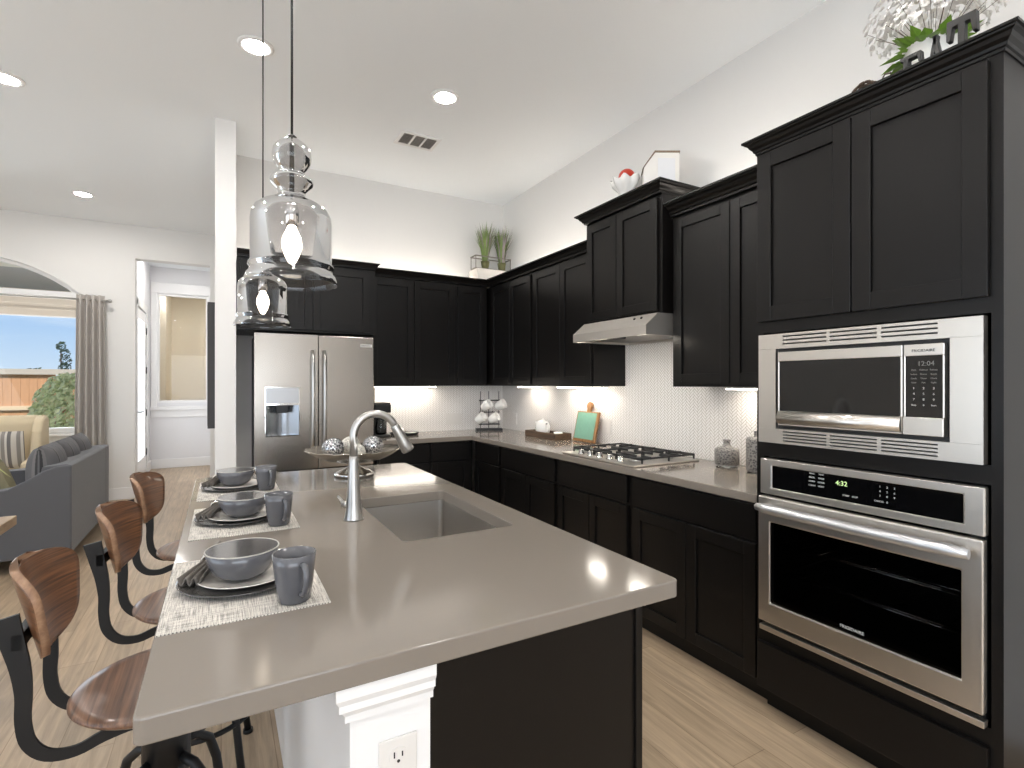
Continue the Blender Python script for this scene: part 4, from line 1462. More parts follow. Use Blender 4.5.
link('handle', MB().tube([(0, 0.036, 0.03), (0, 0.066, 0.028), (0, 0.070, 0), (0, 0.058, -0.025), (0, 0.036, -0.028)], 0.0055, 8), CERWHITE, WM)
spots = [(-0.092, -0.050, 1.042, 0.9, 'white mug hanging lower left on the wire rack'), (0.040, -0.050, 1.042, 1.1, 'white mug hanging lower right on the wire rack'),
         (-0.035, -0.050, 1.172, 1.0, 'white mug hanging upper left on the wire rack'), (0.110, -0.045, 1.176, 1.2, 'white mug hanging upper right on the wire rack')]
for i, (x, y, z, tl, lab) in enumerate(spots):
    r = WM if i == 0 else dup(WM, (0, 0, 0), 0, lab)
    r['label'] = lab
    r.location = lr(x, y - 0.022, z)
    r.scale = (1.12, 1.12, 1.12)
    r.rotation_euler = (0.5, tl * 0.9, -0.35)

# ------------------------------------------------------------------ coffee maker and round tray
t = thing('coffee_maker', 'dark coffee maker on the back counter behind the refrigerator edge', 'coffee maker', (1.27, 4.70, 0.9145))
w = MB()
w.box(1.185, 1.335, 4.60, 4.84, 0.9145, 0.935).box(1.185, 1.335, 4.74, 4.84, 0.935, 1.13).box(1.185, 1.335, 4.60, 4.84, 1.13, 1.205)
link('body', w, BLKPLAST, t, bevel=0.008)
link('lid', MB().box(1.19, 1.33, 4.605, 4.835, 1.2055, 1.222), mat('maker_trim', S(90, 86, 82), 0.3, metal=0.6), t, bevel=0.005)
link('carafe', MB().lathe([(0.04, 0.936), (0.05, 0.945), (0.052, 1.0), (0.04, 1.06), (0.038, 1.075)], 1.26, 4.668, 24), JGLASS, t)
t = thing('round_tray', 'round dark tray with white inlay on the back counter beside the coffee maker', 'tray', (1.56, 4.74, 0.9145))
link('tray_body', MB().lathe([(1e-4, 0.9146), (0.125, 0.9146), (0.135, 0.935), (0.129, 0.936), (0.12, 0.924), (1e-4, 0.923)], 1.50, 4.74, 40), BLKMETAL, t)
q = tag(link('sugar_bowl', MB().lathe([(1e-4, 0.9245), (0.025, 0.9245), (0.035, 0.94), (0.033, 0.965), (0.02, 0.975), (0.006, 0.985), (1e-4, 0.987)], 1.47, 4.75, 24), CERWHITE), 'small lidded white sugar bowl on the round dark tray', 'bowl')
q = tag(link('saucer', MB().lathe([(1e-4, 0.9245), (0.03, 0.9245), (0.055, 0.934), (0.054, 0.936), (0.03, 0.928), (1e-4, 0.928)], 1.56, 4.73, 24), CERWHITE), 'white saucer lying on the round dark tray', 'saucer')

# ------------------------------------------------------------------ wooden tray with teapot and cup
t = thing('wooden_tray', 'dark brown wooden tray on the right-hand counter', 'tray', (2.53, 3.86, 0.9145))
w = MB()
tx0, tx1, ty0, ty1, tz = 2.43, 2.60, 3.60, 4.09, 0.9146
w.box(tx0, tx1, ty0, ty1, tz, tz + 0.012)
w.box(tx0, tx0 + 0.014, ty0, ty1, tz + 0.012, tz + 0.055).box(tx1 - 0.014, tx1, ty0, ty1, tz + 0.012, tz + 0.055)
w.box(tx0 + 0.014, tx1 - 0.014, ty0, ty0 + 0.014, tz + 0.012, tz + 0.055).box(tx0 + 0.014, tx1 - 0.014, ty1 - 0.014, ty1, tz + 0.012, tz + 0.055)
link('tray_body', w, DARKW, t, bevel=0.002)
t = thing('teapot', 'small white teapot with loop handle standing on the wooden tray', 'teapot', (2.52, 3.93, 0.927))
link('pot_body', MB().lathe([(1e-4, 0.927), (0.045, 0.927), (0.06, 0.945), (0.068, 0.985), (0.064, 1.03), (0.052, 1.055), (0.045, 1.06), (0.03, 1.066), (0.008, 1.07), (0.01, 1.078), (1e-4, 1.082)], 2.52, 3.93, 32), CERWHITE, t)
link('handle', MB().tube([(2.515, 3.865, 1.035), (2.512, 3.835, 1.045), (2.51, 3.81, 1.02), (2.51, 3.812, 0.985), (2.513, 3.835, 0.96), (2.515, 3.862, 0.958)], 0.007, 10), CERWHITE, t)
link('spout', MB().tube([(2.52, 3.99, 0.975), (2.52, 4.02, 1.0), (2.52, 4.045, 1.045)], [0.014, 0.010, 0.007], 10), CERWHITE, t)
t = thing('tea_cup', 'white tea cup in the near end of the wooden tray', 'cup', (2.53, 3.70, 0.927))
link('cup_body', MB().lathe([(1e-4, 0.927), (0.02, 0.927), (0.034, 0.945), (0.041, 0.975), (0.038, 0.975), (0.03, 0.948), (1e-4, 0.934)], 2.53, 3.70, 24), CERWHITE, t)
link('handle', MB().torus((2.53, 3.658, 0.955), 0.012, 0.003, 'x', 16, 6), CERWHITE, t)

# green board leaning on the wall
t = thing('cutting_board', 'green-painted wooden cutting board with round handle leaning on the backsplash', 'cutting board', (2.55, 3.39, 0.9145))
bdx, bdz = 0.22, math.sqrt(1 - 0.22 ** 2)
a = Vector((bdx, 0, bdz)); b = Vector((0, 1, 0)); c = a.cross(b).normalized()
if c.x > 0:
    c = -c
og = Vector((2.565, 3.385, 0.918))


def bp(u, h, d=0.0):
    return og + b * u + a * h + c * d


w = MB()
w.obox(bp(0, 0.125), b, a, c, 0.142, 0.125, 0.010)
link('board_body', w, BOARDW, t, bevel=0.006)
w = MB()
w.obox(bp(0, 0.262), b, a, c, 0.020, 0.02, 0.009)
pts = [(0.032 * cos(2 * pi * i / 24), 0.300 + 0.032 * sin(2 * pi * i / 24)) for i in range(24)]
v = [bp(p[0], p[1], -0.009) for p in pts] + [bp(p[0], p[1], 0.009) for p in pts]
w.add(v, [tuple(range(24)), tuple(range(24, 48))[::-1]] + [(i, (i + 1) % 24, 24 + (i + 1) % 24, 24 + i) for i in range(24)])
link('handle', w, BOARDW, t)
w = MB()
w.obox(bp(0.004, 0.132, 0.0112), b, a, c, 0.122, 0.108, 0.0012)
link('painted_face', w, GREEN, t)

# patterned jars
JY1, JY2 = 1.985, 1.775
JG = 'patterned grey jars by the oven tower'
t = thing('patterned_jar', 'squat grey patterned jar with narrow neck on the right-hand counter', 'jar', (2.52, JY1, 0.9145), JG)
link('jar_body', MB().lathe([(1e-4, 0.930), (0.060, 0.930), (0.066, 0.934), (0.067, 1.01), (0.062, 1.02), (0.030, 1.032), (0.020, 1.04), (0.018, 1.058), (0.024, 1.07), (0.02, 1.07), (0.012, 1.06)], 2.52, JY1, 36), JARM, t)
link('foot', MB().lathe([(0.058, 0.9146), (0.06, 0.918), (0.02, 0.922), (0.022, 0.9295)], 2.52, JY1, 28), JGLASS, t)
link('wire_loop', MB().tube([(2.52, JY1 + 0.022 * sin(q_ * 0.55), 1.07 + 0.0095 * q_) for q_ in range(8)], 0.0012, 6), NICKEL, t)
t = thing('patterned_jar', 'taller grey patterned jar half hidden by the oven tower', 'jar', (2.50, JY2, 0.9145), JG)
link('jar_body', MB().lathe([(1e-4, 0.922), (0.054, 0.922), (0.058, 0.928), (0.058, 1.09), (0.05, 1.102), (0.02, 1.106), (0.018, 1.12), (0.02, 1.135), (0.014, 1.135)], 2.50, JY2, 36), JARM, t)
link('foot', MB().lathe([(0.05, 0.9146), (0.052, 0.918), (0.03, 0.921)], 2.50, JY2, 28), JGLASS, t)


# wall outlets on the backsplash
def outlet(label, cx, cy, cz, axis, gang=1):
    t_ = thing('wall_outlet', label, 'outlet', (cx, cy, cz - 0.06), 'white outlets on the tiled backsplash')
    hw_ = 0.036 * gang + (0.012 if gang > 1 else 0)
    m_, m2 = MB(), MB()
    if axis == 'x':
        m_.box(cx - 0.005, cx, cy - hw_, cy + hw_, cz - 0.058, cz + 0.058)
        for z in (-0.026, 0.026):
            m2.box(cx - 0.0068, cx - 0.005, cy - 0.016, cy + 0.016, cz + z - 0.016, cz + z + 0.016)
    else:
        m_.box(cx - hw_, cx + hw_, cy - 0.005, cy, cz - 0.058, cz + 0.058)
        for g in ((-0.025, 0.025) if gang > 1 else (0,)):
            for z in (-0.026, 0.026):
                m2.box(cx + g - 0.016, cx + g + 0.016, cy - 0.0068, cy - 0.005, cz + z - 0.016, cz + z + 0.016)
    link('plate', m_, OUTLETM, t_, bevel=0.0015)
    link('socket', m2, OUTLETM, t_, bevel=0.001, seg=1)


outlet('white double outlet on the back-wall tiles left of the mug rack', 2.085, WY - 0.008, 1.03, 'y', 2)
outlet('white outlet on the right-wall tiles near the back corner', WX - 0.008, 4.66, 1.03, 'x')
outlet('white outlet on the right-wall tiles between green board and cooktop', WX - 0.008, 3.21, 1.05, 'x', 1.4)

# under-cabinet light strips
def strip(label, x0, x1, y0, y1, z, m_=None, up=False, name='under_cabinet_light', grp='light strips under the wall cabinets'):
    t_ = thing(name, label, 'light', ((x0 + x1) / 2, (y0 + y1) / 2, z), grp)
    if up:
        link('housing', MB().box(x0, x1, y0, y1, z, z + 0.012), OUTLETM, t_)
        link('diffuser', MB().box(x0 + 0.004, x1 - 0.004, y0 + 0.004, y1 - 0.004, z + 0.012, z + 0.018), TOPSTRIPM, t_)
    else:
        link('housing', MB().box(x0, x1, y0, y1, z - 0.010, z - 0.0004), OUTLETM, t_)
        link('diffuser', MB().box(x0 + 0.003, x1 - 0.003, y0 + 0.003, y1 - 0.003, z - 0.016, z - 0.010), STRIPM, t_)


strip('glowing light strip under the cabinet right of the refrigerator', 1.20, 1.84, 4.80, 4.86, UB)
strip('glowing light strip under the right-wall cabinet nearest the corner', 2.50, 2.56, 4.02, 4.35, UB)
strip('glowing light strip under the cabinet left of the range hood', 2.50, 2.56, 3.08, 3.68, UB)
strip('glowing light strip under the cabinet beside the oven tower', 2.50, 2.56, 1.48, 1.98, UB)
# uplights lying on the wall cabinets behind the crown
UPN = ('cabinet_top_light', 'uplight strips on top of the wall cabinets')
strip('uplight strip on the cabinet top right of the refrigerator', 1.2, 2.2, 4.80, 4.84, UT + 0.0005, up=True, name=UPN[0], grp=UPN[1])
strip('uplight strip on the right-wall cabinet tops left of the hood', 2.52, 2.56, 3.05, 4.5, UT + 0.0005, up=True, name=UPN[0], grp=UPN[1])
strip('uplight strip on the cabinet top between hood and oven tower', 2.52, 2.56, 1.48, 2.18, 2.3755, up=True, name=UPN[0], grp=UPN[1])
strip('uplight strip on the cabinet above the refrigerator', 0.2, 1.1, 4.80, 4.84, 2.3455, up=True, name=UPN[0], grp=UPN[1])

# ------------------------------------------------------------------ things on top of the cabinets
random.seed(4)
gx, gy, gz = 2.40, 4.74, 2.545
q = link('display_block', MB().box(2.22, 2.62, 4.66, 4.86, UT + 0.0006, gz), mat('block_white', S(226, 220, 212), 0.6), bevel=0.004)
tag(q, 'low white display block under the wire basket on the corner cabinets', 'block')
t = thing('wire_basket', 'small grey metal basket holding two potted grasses on the corner cabinets', 'basket', (gx, gy, gz))
w = MB()
bx0, bx1, byy0, byy1 = 2.215, 2.615, 4.69, 4.81
w.box(bx0, bx1, byy0, byy1, gz + 0.0005, gz + 0.012)
for y in (byy0, byy1):
    for x in (bx0, bx1):
        w.box(x - 0.006 if x == bx1 else x, x + 0.006 if x == bx0 else x, y - 0.006 if y == byy1 else y, y + 0.006 if y == byy0 else y, gz + 0.012, gz + 0.13)
    w.box(bx0, bx1, y - 0.004, y + 0.004, gz + 0.124, gz + 0.134)
for x in (bx0, bx1):
    w.box(x - 0.004, x + 0.004, byy0, byy1, gz + 0.124, gz + 0.134)
link('basket_frame', w, mat('basket_grey', S(130, 122, 114), 0.5, metal=0.5), t)
for k, (px_, lab) in enumerate(((2.345, 'left potted ornamental grass in the wire basket'), (2.535, 'right potted ornamental grass in the wire basket'))):
    t = thing('potted_grass', lab, 'plant', (px_, gy, gz + 0.0125), 'potted grasses in the wire basket')
    link('pot', MB().lathe([(1e-4, gz + 0.0126), (0.033, gz + 0.0126), (0.045, gz + 0.09), (0.041, gz + 0.09), (1e-4, gz + 0.085)], px_, gy, 20), mat('pot_olive', S(96, 96, 58), 0.6), t)
    for nm, mm, cnt in (('foliage', GRASSG, 170), ('mauve_foliage', GRASSP, 75)):
        m = MB()
        for i in range(cnt):
            a = random.uniform(0, 2 * pi); sp1 = random.uniform(0.01, 0.12); hh = random.uniform(0.24, 0.40)
            r0 = random.uniform(0, 0.028)
            wd = random.uniform(0.004, 0.0075)
            ax = Vector((cos(a), sin(a), 0)); tn = Vector((-sin(a), cos(a), 0))
            p0 = Vector((px_, gy, gz + 0.08)) + ax * r0
            p1 = p0 + ax * sp1 * 0.35 + Vector((0, 0, hh * 0.55))
            p2 = p0 + ax * sp1 + Vector((0, 0, hh))
            m.add([p0 - tn * wd, p0 + tn * wd, p1 - tn * wd, p1 + tn * wd, p2], [(0, 1, 3, 2), (2, 3, 4)], True)
        link(nm, m, mm, t)

# white ruffled bowl with red fruit, and white box on the hood cabinet
HT = 2.5155
t = thing('ruffled_bowl', 'white ruffled ceramic bowl on top of the hood cabinet', 'bowl', (2.36, 2.60, HT))
bx2, by2 = 2.37, 2.655
m = MB()
pr2 = [(1e-4, 0.0), (0.045, 0.0), (0.055, 0.01), (0.04, 0.05), (0.055, 0.085), (0.085, 0.12), (0.105, 0.165), (0.098, 0.168), (0.08, 0.13), (0.05, 0.10), (1e-4, 0.095)]
v, f = [], []
n = 48
for (r, z) in pr2:
    for k in range(n):
        a = 2 * pi * k / n
        rr = r * (1 + (0.10 * cos(8 * a) if r > 0.07 else 0.03 * cos(8 * a)))
        v.append((bx2 + rr * cos(a), by2 + rr * sin(a), HT + 0.07 + z + (0.012 * cos(8 * a + 1) if r > 0.09 else 0)))
for i in range(len(pr2) - 1):
    for k in range(n):
        f.append((i * n + k, i * n + (k + 1) % n, (i + 1) * n + (k + 1) % n, (i + 1) * n + k))
m.add(v, f, True)
link('bowl_body', m, CERWHITE, t)
link('stand', MB().lathe([(0.06, HT + 0.0005), (0.06, HT + 0.01), (0.03, HT + 0.02), (0.03, HT + 0.06), (0.045, HT + 0.0695)], bx2, by2, 24), CERWHITE, t)
q = link('red_fruit', MB().ball((bx2 - 0.0, by2 + 0.0, HT + 0.07 + 0.185), 0.056, 24, 14), RED)
tag(q, 'shiny red ball-shaped ornament sitting in the white ruffled bowl', 'ornament')
t = thing('slant_top_box', 'white wooden box with slanted brown-edged top on the hood cabinet', 'box', (2.46, 2.42, HT))
ang = math.radians(-38)
cr_, sr_ = cos(ang), sin(ang)


def bxp(u, d, z):     # u: left-right as seen, d: depth
    return (2.45 + u * cr_ - d * sr_, 2.42 + u * sr_ + d * cr_, HT + 0.0005 + z)


def bprism(m, pts, d0, d1):
    n_ = len(pts)
    v_ = [bxp(p[0], d0, p[1]) for p in pts] + [bxp(p[0], d1, p[1]) for p in pts]
    m.add(v_, [tuple(range(n_)), tuple(range(n_, 2 * n_))[::-1]] + [((i + 1) % n_, i, n_ + i, n_ + (i + 1) % n_) for i in range(n_)])
    return m


outl = [(-0.115, 0), (0.10, 0), (0.10, 0.315), (-0.045, 0.325), (-0.115, 0.235)]
link('box_body', bprism(MB(), outl, -0.06, 0.06), CERWHITE if False else mat('painted_white_wood', S(232, 228, 222), 0.6), t)
link('panel', bprism(MB(), [(-0.03, 0.03), (0.075, 0.03), (0.075, 0.28), (-0.03, 0.29)], -0.0625, -0.0601), mat('soft_white', S(224, 224, 226), 0.5), t)
w = bprism(MB(), [(-0.122, 0.232), (-0.116, 0.2355), (-0.046, 0.3255), (0.104, 0.3155), (0.104, 0.325), (-0.048, 0.336)], -0.066, 0.066)
link('edge_trim', w, mat('brown_edge', S(132, 110, 90), 0.6), t)

# letters E A T on the oven tower
LZ = 2.3755


def letter(ch, yc, lab, wx, hz):
    H_, T_ = 0.155, 0.024
    P = {'E': [(-.048, 0), (.045, 0), (.050, .045), (.036, .045), (.030, .018), (-.010, .018), (-.010, .070), (.012, .070), (.015, .056), (.026, .056), (.026, .100), (.015, .100), (.012, .086), (-.010, .086), (-.010, .138), (.028, .138), (.034, .112), (.048, .112), (.044, .155), (-.048, .155), (-.048, .140), (-.034, .138), (-.034, .018), (-.048, .016)],
         'T': [(-.026, 0), (.026, 0), (.026, .015), (.013, .018), (.013, .135), (.032, .135), (.040, .100), (.056, .100), (.054, .155), (-.054, .155), (-.056, .100), (-.040, .100), (-.032, .135), (-.013, .135), (-.013, .018), (-.026, .015)]}
    m_ = MB()
    x0, x1 = 2.045, 2.045 + T_
    if ch in P:
        m_.prism([(yc - p[0] * wx, LZ + p[1] * hz) for p in P[ch]], 'x', x0, x1)
    else:
        for s_ in (-1, 1):
            m_.prism([(yc + s_ * p[0] * wx, LZ + p[1] * hz) for p in [(.004, .155), (-.012, .155), (.024 - 0.004, .015), (.014, .012), (.014, 0), (.056, 0), (.056, .012), (.046, .015)]], 'x', x0, x1)
        m_.box(x0, x1, yc - 0.024 * wx, yc + 0.024 * wx, LZ + 0.040 * hz, LZ + 0.056 * hz)
    q_ = link('letter_block', m_, LETTER, bevel=0.0015, seg=1)
    tag(q_, lab, 'letter', 'letters on top of the oven tower')


letter('E', 0.876, 'dark wooden serif letter E standing on the oven tower', 0.66, 0.86)
letter('A', 0.808, 'dark wooden serif letter A standing on the oven tower', 0.62, 1.02)
letter('T', 0.738, 'dark wooden serif letter T standing on the oven tower', 0.70, 1.15)

# flower arrangement
random.seed(11)
fx0, fy0 = 2.30, 0.915
t = thing('flower_arrangement', 'white blossoms with green leaves in a white pot on the oven tower', 'flowers', (fx0, fy0, LZ))
link('pot', MB().lathe([(1e-4, LZ + 0.0005), (0.07, LZ + 0.0005), (0.08, LZ + 0.10), (0.088, LZ + 0.255), (0.092, LZ + 0.26), (0.085, LZ + 0.26), (0.07, LZ + 0.24), (1e-4, LZ + 0.25)], fx0, fy0, 32), mat('pot_white', S(222, 220, 214), 0.4, bump=0.4, bscale=60), t)
mp_, ml, ms = MB(), MB(), MB()
for i in range(850):
    a = random.uniform(0, 2 * pi)
    th = math.acos(random.uniform(-0.45, 1))
    R0 = 0.19 * random.uniform(0.25, 1.0) ** 0.5
    c0 = Vector((fx0 + 1.05 * R0 * sin(th) * cos(a) * 0.9, fy0 + 1.15 * R0 * sin(th) * sin(a), LZ + 0.385 + 0.9 * R0 * cos(th)))
    if i % 35 == 0:
        ms.tube([(fx0 + (c0.x - fx0) * 0.2, fy0 + (c0.y - fy0) * 0.2, LZ + 0.26), tuple(c0)], 0.0009, 5)
    nn = (c0 - Vector((fx0, fy0, LZ + 0.3))).normalized()
    ax = nn.orthogonal().normalized(); ay = nn.cross(ax)
    s = random.uniform(0.007, 0.013)
    for k in range(5):
        b_ = 2 * pi * k / 5 + i
        d1 = ax * cos(b_) + ay * sin(b_)
        d2 = ax * cos(b_ + 0.55) + ay * sin(b_ + 0.55)
        d3 = ax * cos(b_ - 0.55) + ay * sin(b_ - 0.55)
        mp_.add([c0, c0 + d3 * s * 0.8 + nn * s * 0.2, c0 + d1 * s * 1.2 + nn * s * 0.35, c0 + d2 * s * 0.8 + nn * s * 0.2], [(0, 1, 2, 3)])
for i in range(42):
    a = random.uniform(0, 2 * pi)
    b0 = Vector((fx0 + 0.07 * cos(a), fy0 + 0.07 * sin(a), LZ + 0.25))
    d1 = Vector((cos(a), sin(a), random.uniform(-0.1, 1.0))).normalized()
    tn = Vector((-sin(a), cos(a), 0))
    L_ = random.uniform(0.05, 0.10)
    wd = random.uniform(0.014, 0.022)
    ml.add([b0, b0 + d1 * L_ * 0.5 + tn * wd, b0 + d1 * L_ + Vector((0, 0, -0.015)), b0 + d1 * L_ * 0.5 - tn * wd], [(0, 1, 2, 3)])
link('blossoms', mp_, PETAL, t)
link('leaves', ml, LEAF, t)
link('stems', ms, BRANCH, t)
# twig wreath
t_ = MB()
for k in range(4):
    pth = []
    for i in range(25):
        a = pi * i / 24
        pth.append((2.10 + 0.006 * sin(5 * a + k * 2), 1.05 + 0.075 * cos(a) * (1 + 0.03 * k), LZ + 0.135 * sin(a) + 0.006 * sin(7 * a + k * 1.7)))
    t_.tube(pth, 0.0035, 6)
t_.tube([(2.11, 1.01, LZ + 0.10), (2.10, 0.98, LZ + 0.135), (2.1, 0.96, LZ + 0.13)], 0.003, 6).tube([(2.12, 1.04, LZ + 0.13), (2.10, 1.06, LZ + 0.10)], 0.003, 6)
tag(link('twig_arch', t_, BRANCH), 'arched bundle of brown twigs on the oven tower, left of the letters', 'decoration')

# ------------------------------------------------------------------ ceiling fittings
RL = thing('recessed_light', '', 'ceiling light', (0, 0, 0), 'recessed ceiling lights')
link('trim_ring', MB().lathe([(0.066, -0.001), (0.066, -0.008), (0.085, -0.009), (0.095, -0.004), (0.096, -0.0002)], 0, 0, 36), TRIM, RL)
link('lens', MB().lathe([(1e-4, -0.0055), (0.067, -0.0055), (0.067, -0.0015), (1e-4, -0.0015)], 0, 0, 32), LENS, RL)
spots = [(0.174, 3.303, 'round recessed ceiling light left of the near pendant cord'), (1.315, 3.267, 'round recessed ceiling light right of the pendants near the air vent'),
         (-1.224, 6.731, 'round recessed ceiling light farthest away over the living area'), (-1.19, 4.423, 'round recessed ceiling light at the left edge of the picture'),
         (1.315, 1.4, 'round recessed ceiling light over the aisle by the oven'), (0.174, 0.6, 'round recessed ceiling light above the camera end of the island'),
         (-1.2, 2.1, 'round recessed ceiling light over the dining side'), (-1.2, -0.5, 'round recessed ceiling light behind the dining side'), (1.315, -0.8, 'round recessed ceiling light behind the camera right'),
         (-3.4, 6.7, 'round recessed ceiling light over the armchair side'), (-3.4, 4.4, 'round recessed ceiling light over the sofa side'), (0.1, -2.4, 'round recessed ceiling light at the room front'),
         (-3.4, 1.0, 'round recessed ceiling light at the patio doors'), (-0.55, 9.2, 'added round recessed light brightening the hall, out of view')]  # hall lamp is added, out of view, to brighten the hall
for i, (x, y, lab) in enumerate(spots):
    r = RL if i == 0 else dup(RL, (0, 0, 0), 0, lab)
    r['label'] = lab
    r.location = (x, y, CE)
q = dup(RL, (-0.72, 11.3, CE), 0, 'round recessed ceiling light in the cream room seen through the hall window')
for k_, (x_, y_) in enumerate(((0.6, 12.2),)):  # unseen extra lamp added to brighten the cream room
    dup(RL, (x_, y_, CE), 0, ('added round recessed light brightening the right of the cream room', 'added round recessed light brightening the back of the cream room')[k_])

t = thing('air_vent', 'white rectangular air vent with dark louvres in the kitchen ceiling', 'vent', (1.36, 3.96, CE))
w = MB()
w.box(1.20, 1.52, 3.845, 3.87, CE - 0.008, CE - 0.0003).box(1.20, 1.52, 4.05, 4.075, CE - 0.008, CE - 0.0003)
for x in (1.20, 1.308, 1.398, 1.495):
    w.box(x, x + (0.025 if x in (1.20, 1.495) else 0.014), 3.87, 4.05, CE - 0.008, CE - 0.0003)
link('frame', w, TRIM, t)
w = MB()
for i in range(12):
    y = 3.875 + i * 0.0148
    w.add([(1.22, y, CE - 0.007), (1.50, y, CE - 0.007), (1.50, y + 0.0125, CE - 0.003), (1.22, y + 0.0125, CE - 0.003)], [(0, 1, 2, 3)])
link('louvres', w, mat('louvre_grey', S(196, 192, 188), 0.5), t)
link('duct_shade_sheet', MB().box(1.22, 1.50, 3.87, 4.05, CE - 0.0009, CE - 0.0003), mat('duct_shade', S(120, 117, 114), 0.8), t)  # flat grey sheet painted in place of the shaded duct

# ------------------------------------------------------------------ living area
# sofa (backrest towards the island)
t = thing('sofa', 'grey fabric sofa seen from behind at the left', 'sofa', (-1.45, 5.78, 0))
SX, SY0, SY1 = -0.985, 5.03, 6.53
link('base', MB().box(-1.90, SX - 0.002, SY0 + 0.02, SY1 - 0.02, 0.11, 0.30), SOFAM, t, bevel=0.02)
bk = MB().prism([(SX, 0.11), (SX, 0.775), (SX - 0.03, 0.785), (SX - 0.17, 0.775), (SX - 0.24, 0.30), (SX - 0.24, 0.11)], 'y', SY0 + 0.01, SY1 - 0.01)
link('backrest', bk, SOFAM, t, bevel=0.012, seg=3)
for (y0, y1) in ((SY0, SY0 + 0.16), (SY1 - 0.16, SY1)):
    top = [(SX + 0.002, 0.78), (SX - 0.08, 0.775), (SX - 0.16, 0.745), (SX - 0.26, 0.68), (SX - 0.36, 0.625), (SX - 0.50, 0.60), (-1.93, 0.585)]
    link('arm', MB().prism([(SX + 0.002, 0.11)] + top + [(-1.93, 0.11)], 'y', y0, y1), SOFAM, t, bevel=0.012, seg=3)
    pp_ = [(x, y0 if y0 == SY0 else y1, z) for x, z in top]
for i in range(2):
    a = SY0 + 0.165 + i * 0.585
    link('seat_cushion', MB().box(-1.93, SX - 0.22, a, a + 0.58, 0.305, 0.46), SOFAM, t, bevel=0.03, seg=3)
for (x, y) in ((-1.86, SY0 + 0.06), (SX - 0.06, SY0 + 0.06), (-1.86, SY1 - 0.06), (SX - 0.06, SY1 - 0.06)):
    link('leg', MB().cyl((x, y, 0), (x, y, 0.112), 0.02, 10, r2=0.026), BLKPLAST, t)


def pillow(cx, cy, cz, w_, h_, d_, n=14):
    """puffy cushion in the YZ plane, thin along X"""
    m_ = MB()
    for s_ in (-1, 1):
        def fn(u, v, s_=s_):
            a_, b_ = 2 * u - 1, 2 * v - 1
            pf = max(0, (1 - abs(a_) ** 2.4)) ** 0.5 * max(0, (1 - abs(b_) ** 2.4)) ** 0.5
            ed = 1 - 0.06 * (1 - abs(a_)) * 0 
            return (cx + s_ * d_ * pf, cy + a_ * w_ / 2 * ed, cz + b_ * h_ / 2)
        m_.grid(fn, n, n)
    return m_


for i in range(3):
    m = pillow(SX - 0.20, SY0 + 0.29 + i * 0.45, 0.70, 0.46, 0.44, 0.115)
    q = link('back_cushion', m, CUSH, t)
m = pillow(0, 0, 0, 0.42, 0.42, 0.07)
q = link('throw_pillow', m, mat('olive_pillow', S(140, 132, 104), 0.9), origin=(0, 0, 0))
q.location = (-1.50, 5.40, 0.67)
q.rotation_euler = (0, -0.35, 0.5)
tag(q, 'olive-beige throw pillow in the near corner of the sofa', 'pillow')

# wing chair with striped pillow
t = thing('wing_chair', 'cream wing chair beside the arched window', 'armchair', (-1.98, 7.05, 0))
ax0, ax1 = -2.34, -1.62
link('seat_base', MB().box(ax0 + 0.04, ax1 - 0.04, 6.62, 7.32, 0.14, 0.44), BEIGE, t, bevel=0.03, seg=3)
m = MB().prism([(7.16, 0.40), (7.30, 0.40), (7.36, 1.0), (7.33, 1.06), (7.26, 1.06), (7.20, 1.0)], 'x', ax0 + 0.06, ax1 - 0.06)
link('backrest', m, BEIGE, t, bevel=0.035, seg=4)
for s, xx in ((-1, ax0), (1, ax1 - 0.09)):
    m = MB().prism([(6.72, 0.30), (7.36, 0.30), (7.36, 1.02), (7.28, 1.06), (7.14, 1.02), (7.06, 0.90), (7.02, 0.66), (6.74, 0.62)], 'x', xx, xx + 0.09)
    link('wing', m, BEIGE, t, bevel=0.03, seg=4)
for (x, y) in ((ax0 + 0.1, 6.68), (ax1 - 0.1, 6.68), (ax0 + 0.1, 7.28), (ax1 - 0.1, 7.28)):
    link('leg', MB().cyl((x, y, 0), (x, y, 0.145), 0.016, 10, r2=0.024), DARKW, t)
m = pillow(0, 0, 0, 0.40, 0.38, 0.07)
q = link('striped_pillow', m, stripes('pillow_stripes', [(0, S(196, 190, 180)), (0.35, S(140, 134, 128)), (0.6, S(206, 200, 190)), (0.75, S(112, 108, 106))], 'Y', 9), origin=(0, 0, 0))
q.location = (-1.93, 6.98, 0.73)
q.rotation_euler = (0, 0.18, -pi / 2)
tag(q, 'striped grey and white pillow leaning in the cream wing chair', 'pillow')

# curtain and rod
CY_ = 7.665
t = thing('curtain_rod', 'slim metal curtain rod above the arched window', 'curtain rod', (-2.4, CY_, 2.36))
link('rod', MB().cyl((-3.62, CY_, 2.37), (-1.16, CY_, 2.37), 0.011, 12), NICKEL, t)
for x in (-1.145, -3.635):
    link('finial', MB().ball((x, CY_, 2.37), 0.022, 14, 8), NICKEL, t)
link('bracket', MB().cyl((-1.19, CY_, 2.37), (-1.19, Y_FAR - 0.001, 2.37), 0.008, 8).cyl((-3.6, CY_, 2.37), (-3.6, Y_FAR - 0.001, 2.37), 0.008, 8), NICKEL, t)


def curtain(x0, x1, lab):
    def fn(u, v):
        z = 0.02 + 2.405 * v
        ph = u * 2 * pi * 4.5
        am = 0.034 + 0.008 * (1 - v)
        x = x0 + (x1 - x0) * u + (1 - v) * (u - 0.5) * 0.05
        return (x, CY_ + am * sin(ph + 0.3 * sin(3 * v)), z)
    c_ = link('curtain', MB().grid(fn, 90, 16), CURT, solid=0.003)
    tag(c_, lab, 'curtain', 'curtains on the rod')
    return c_


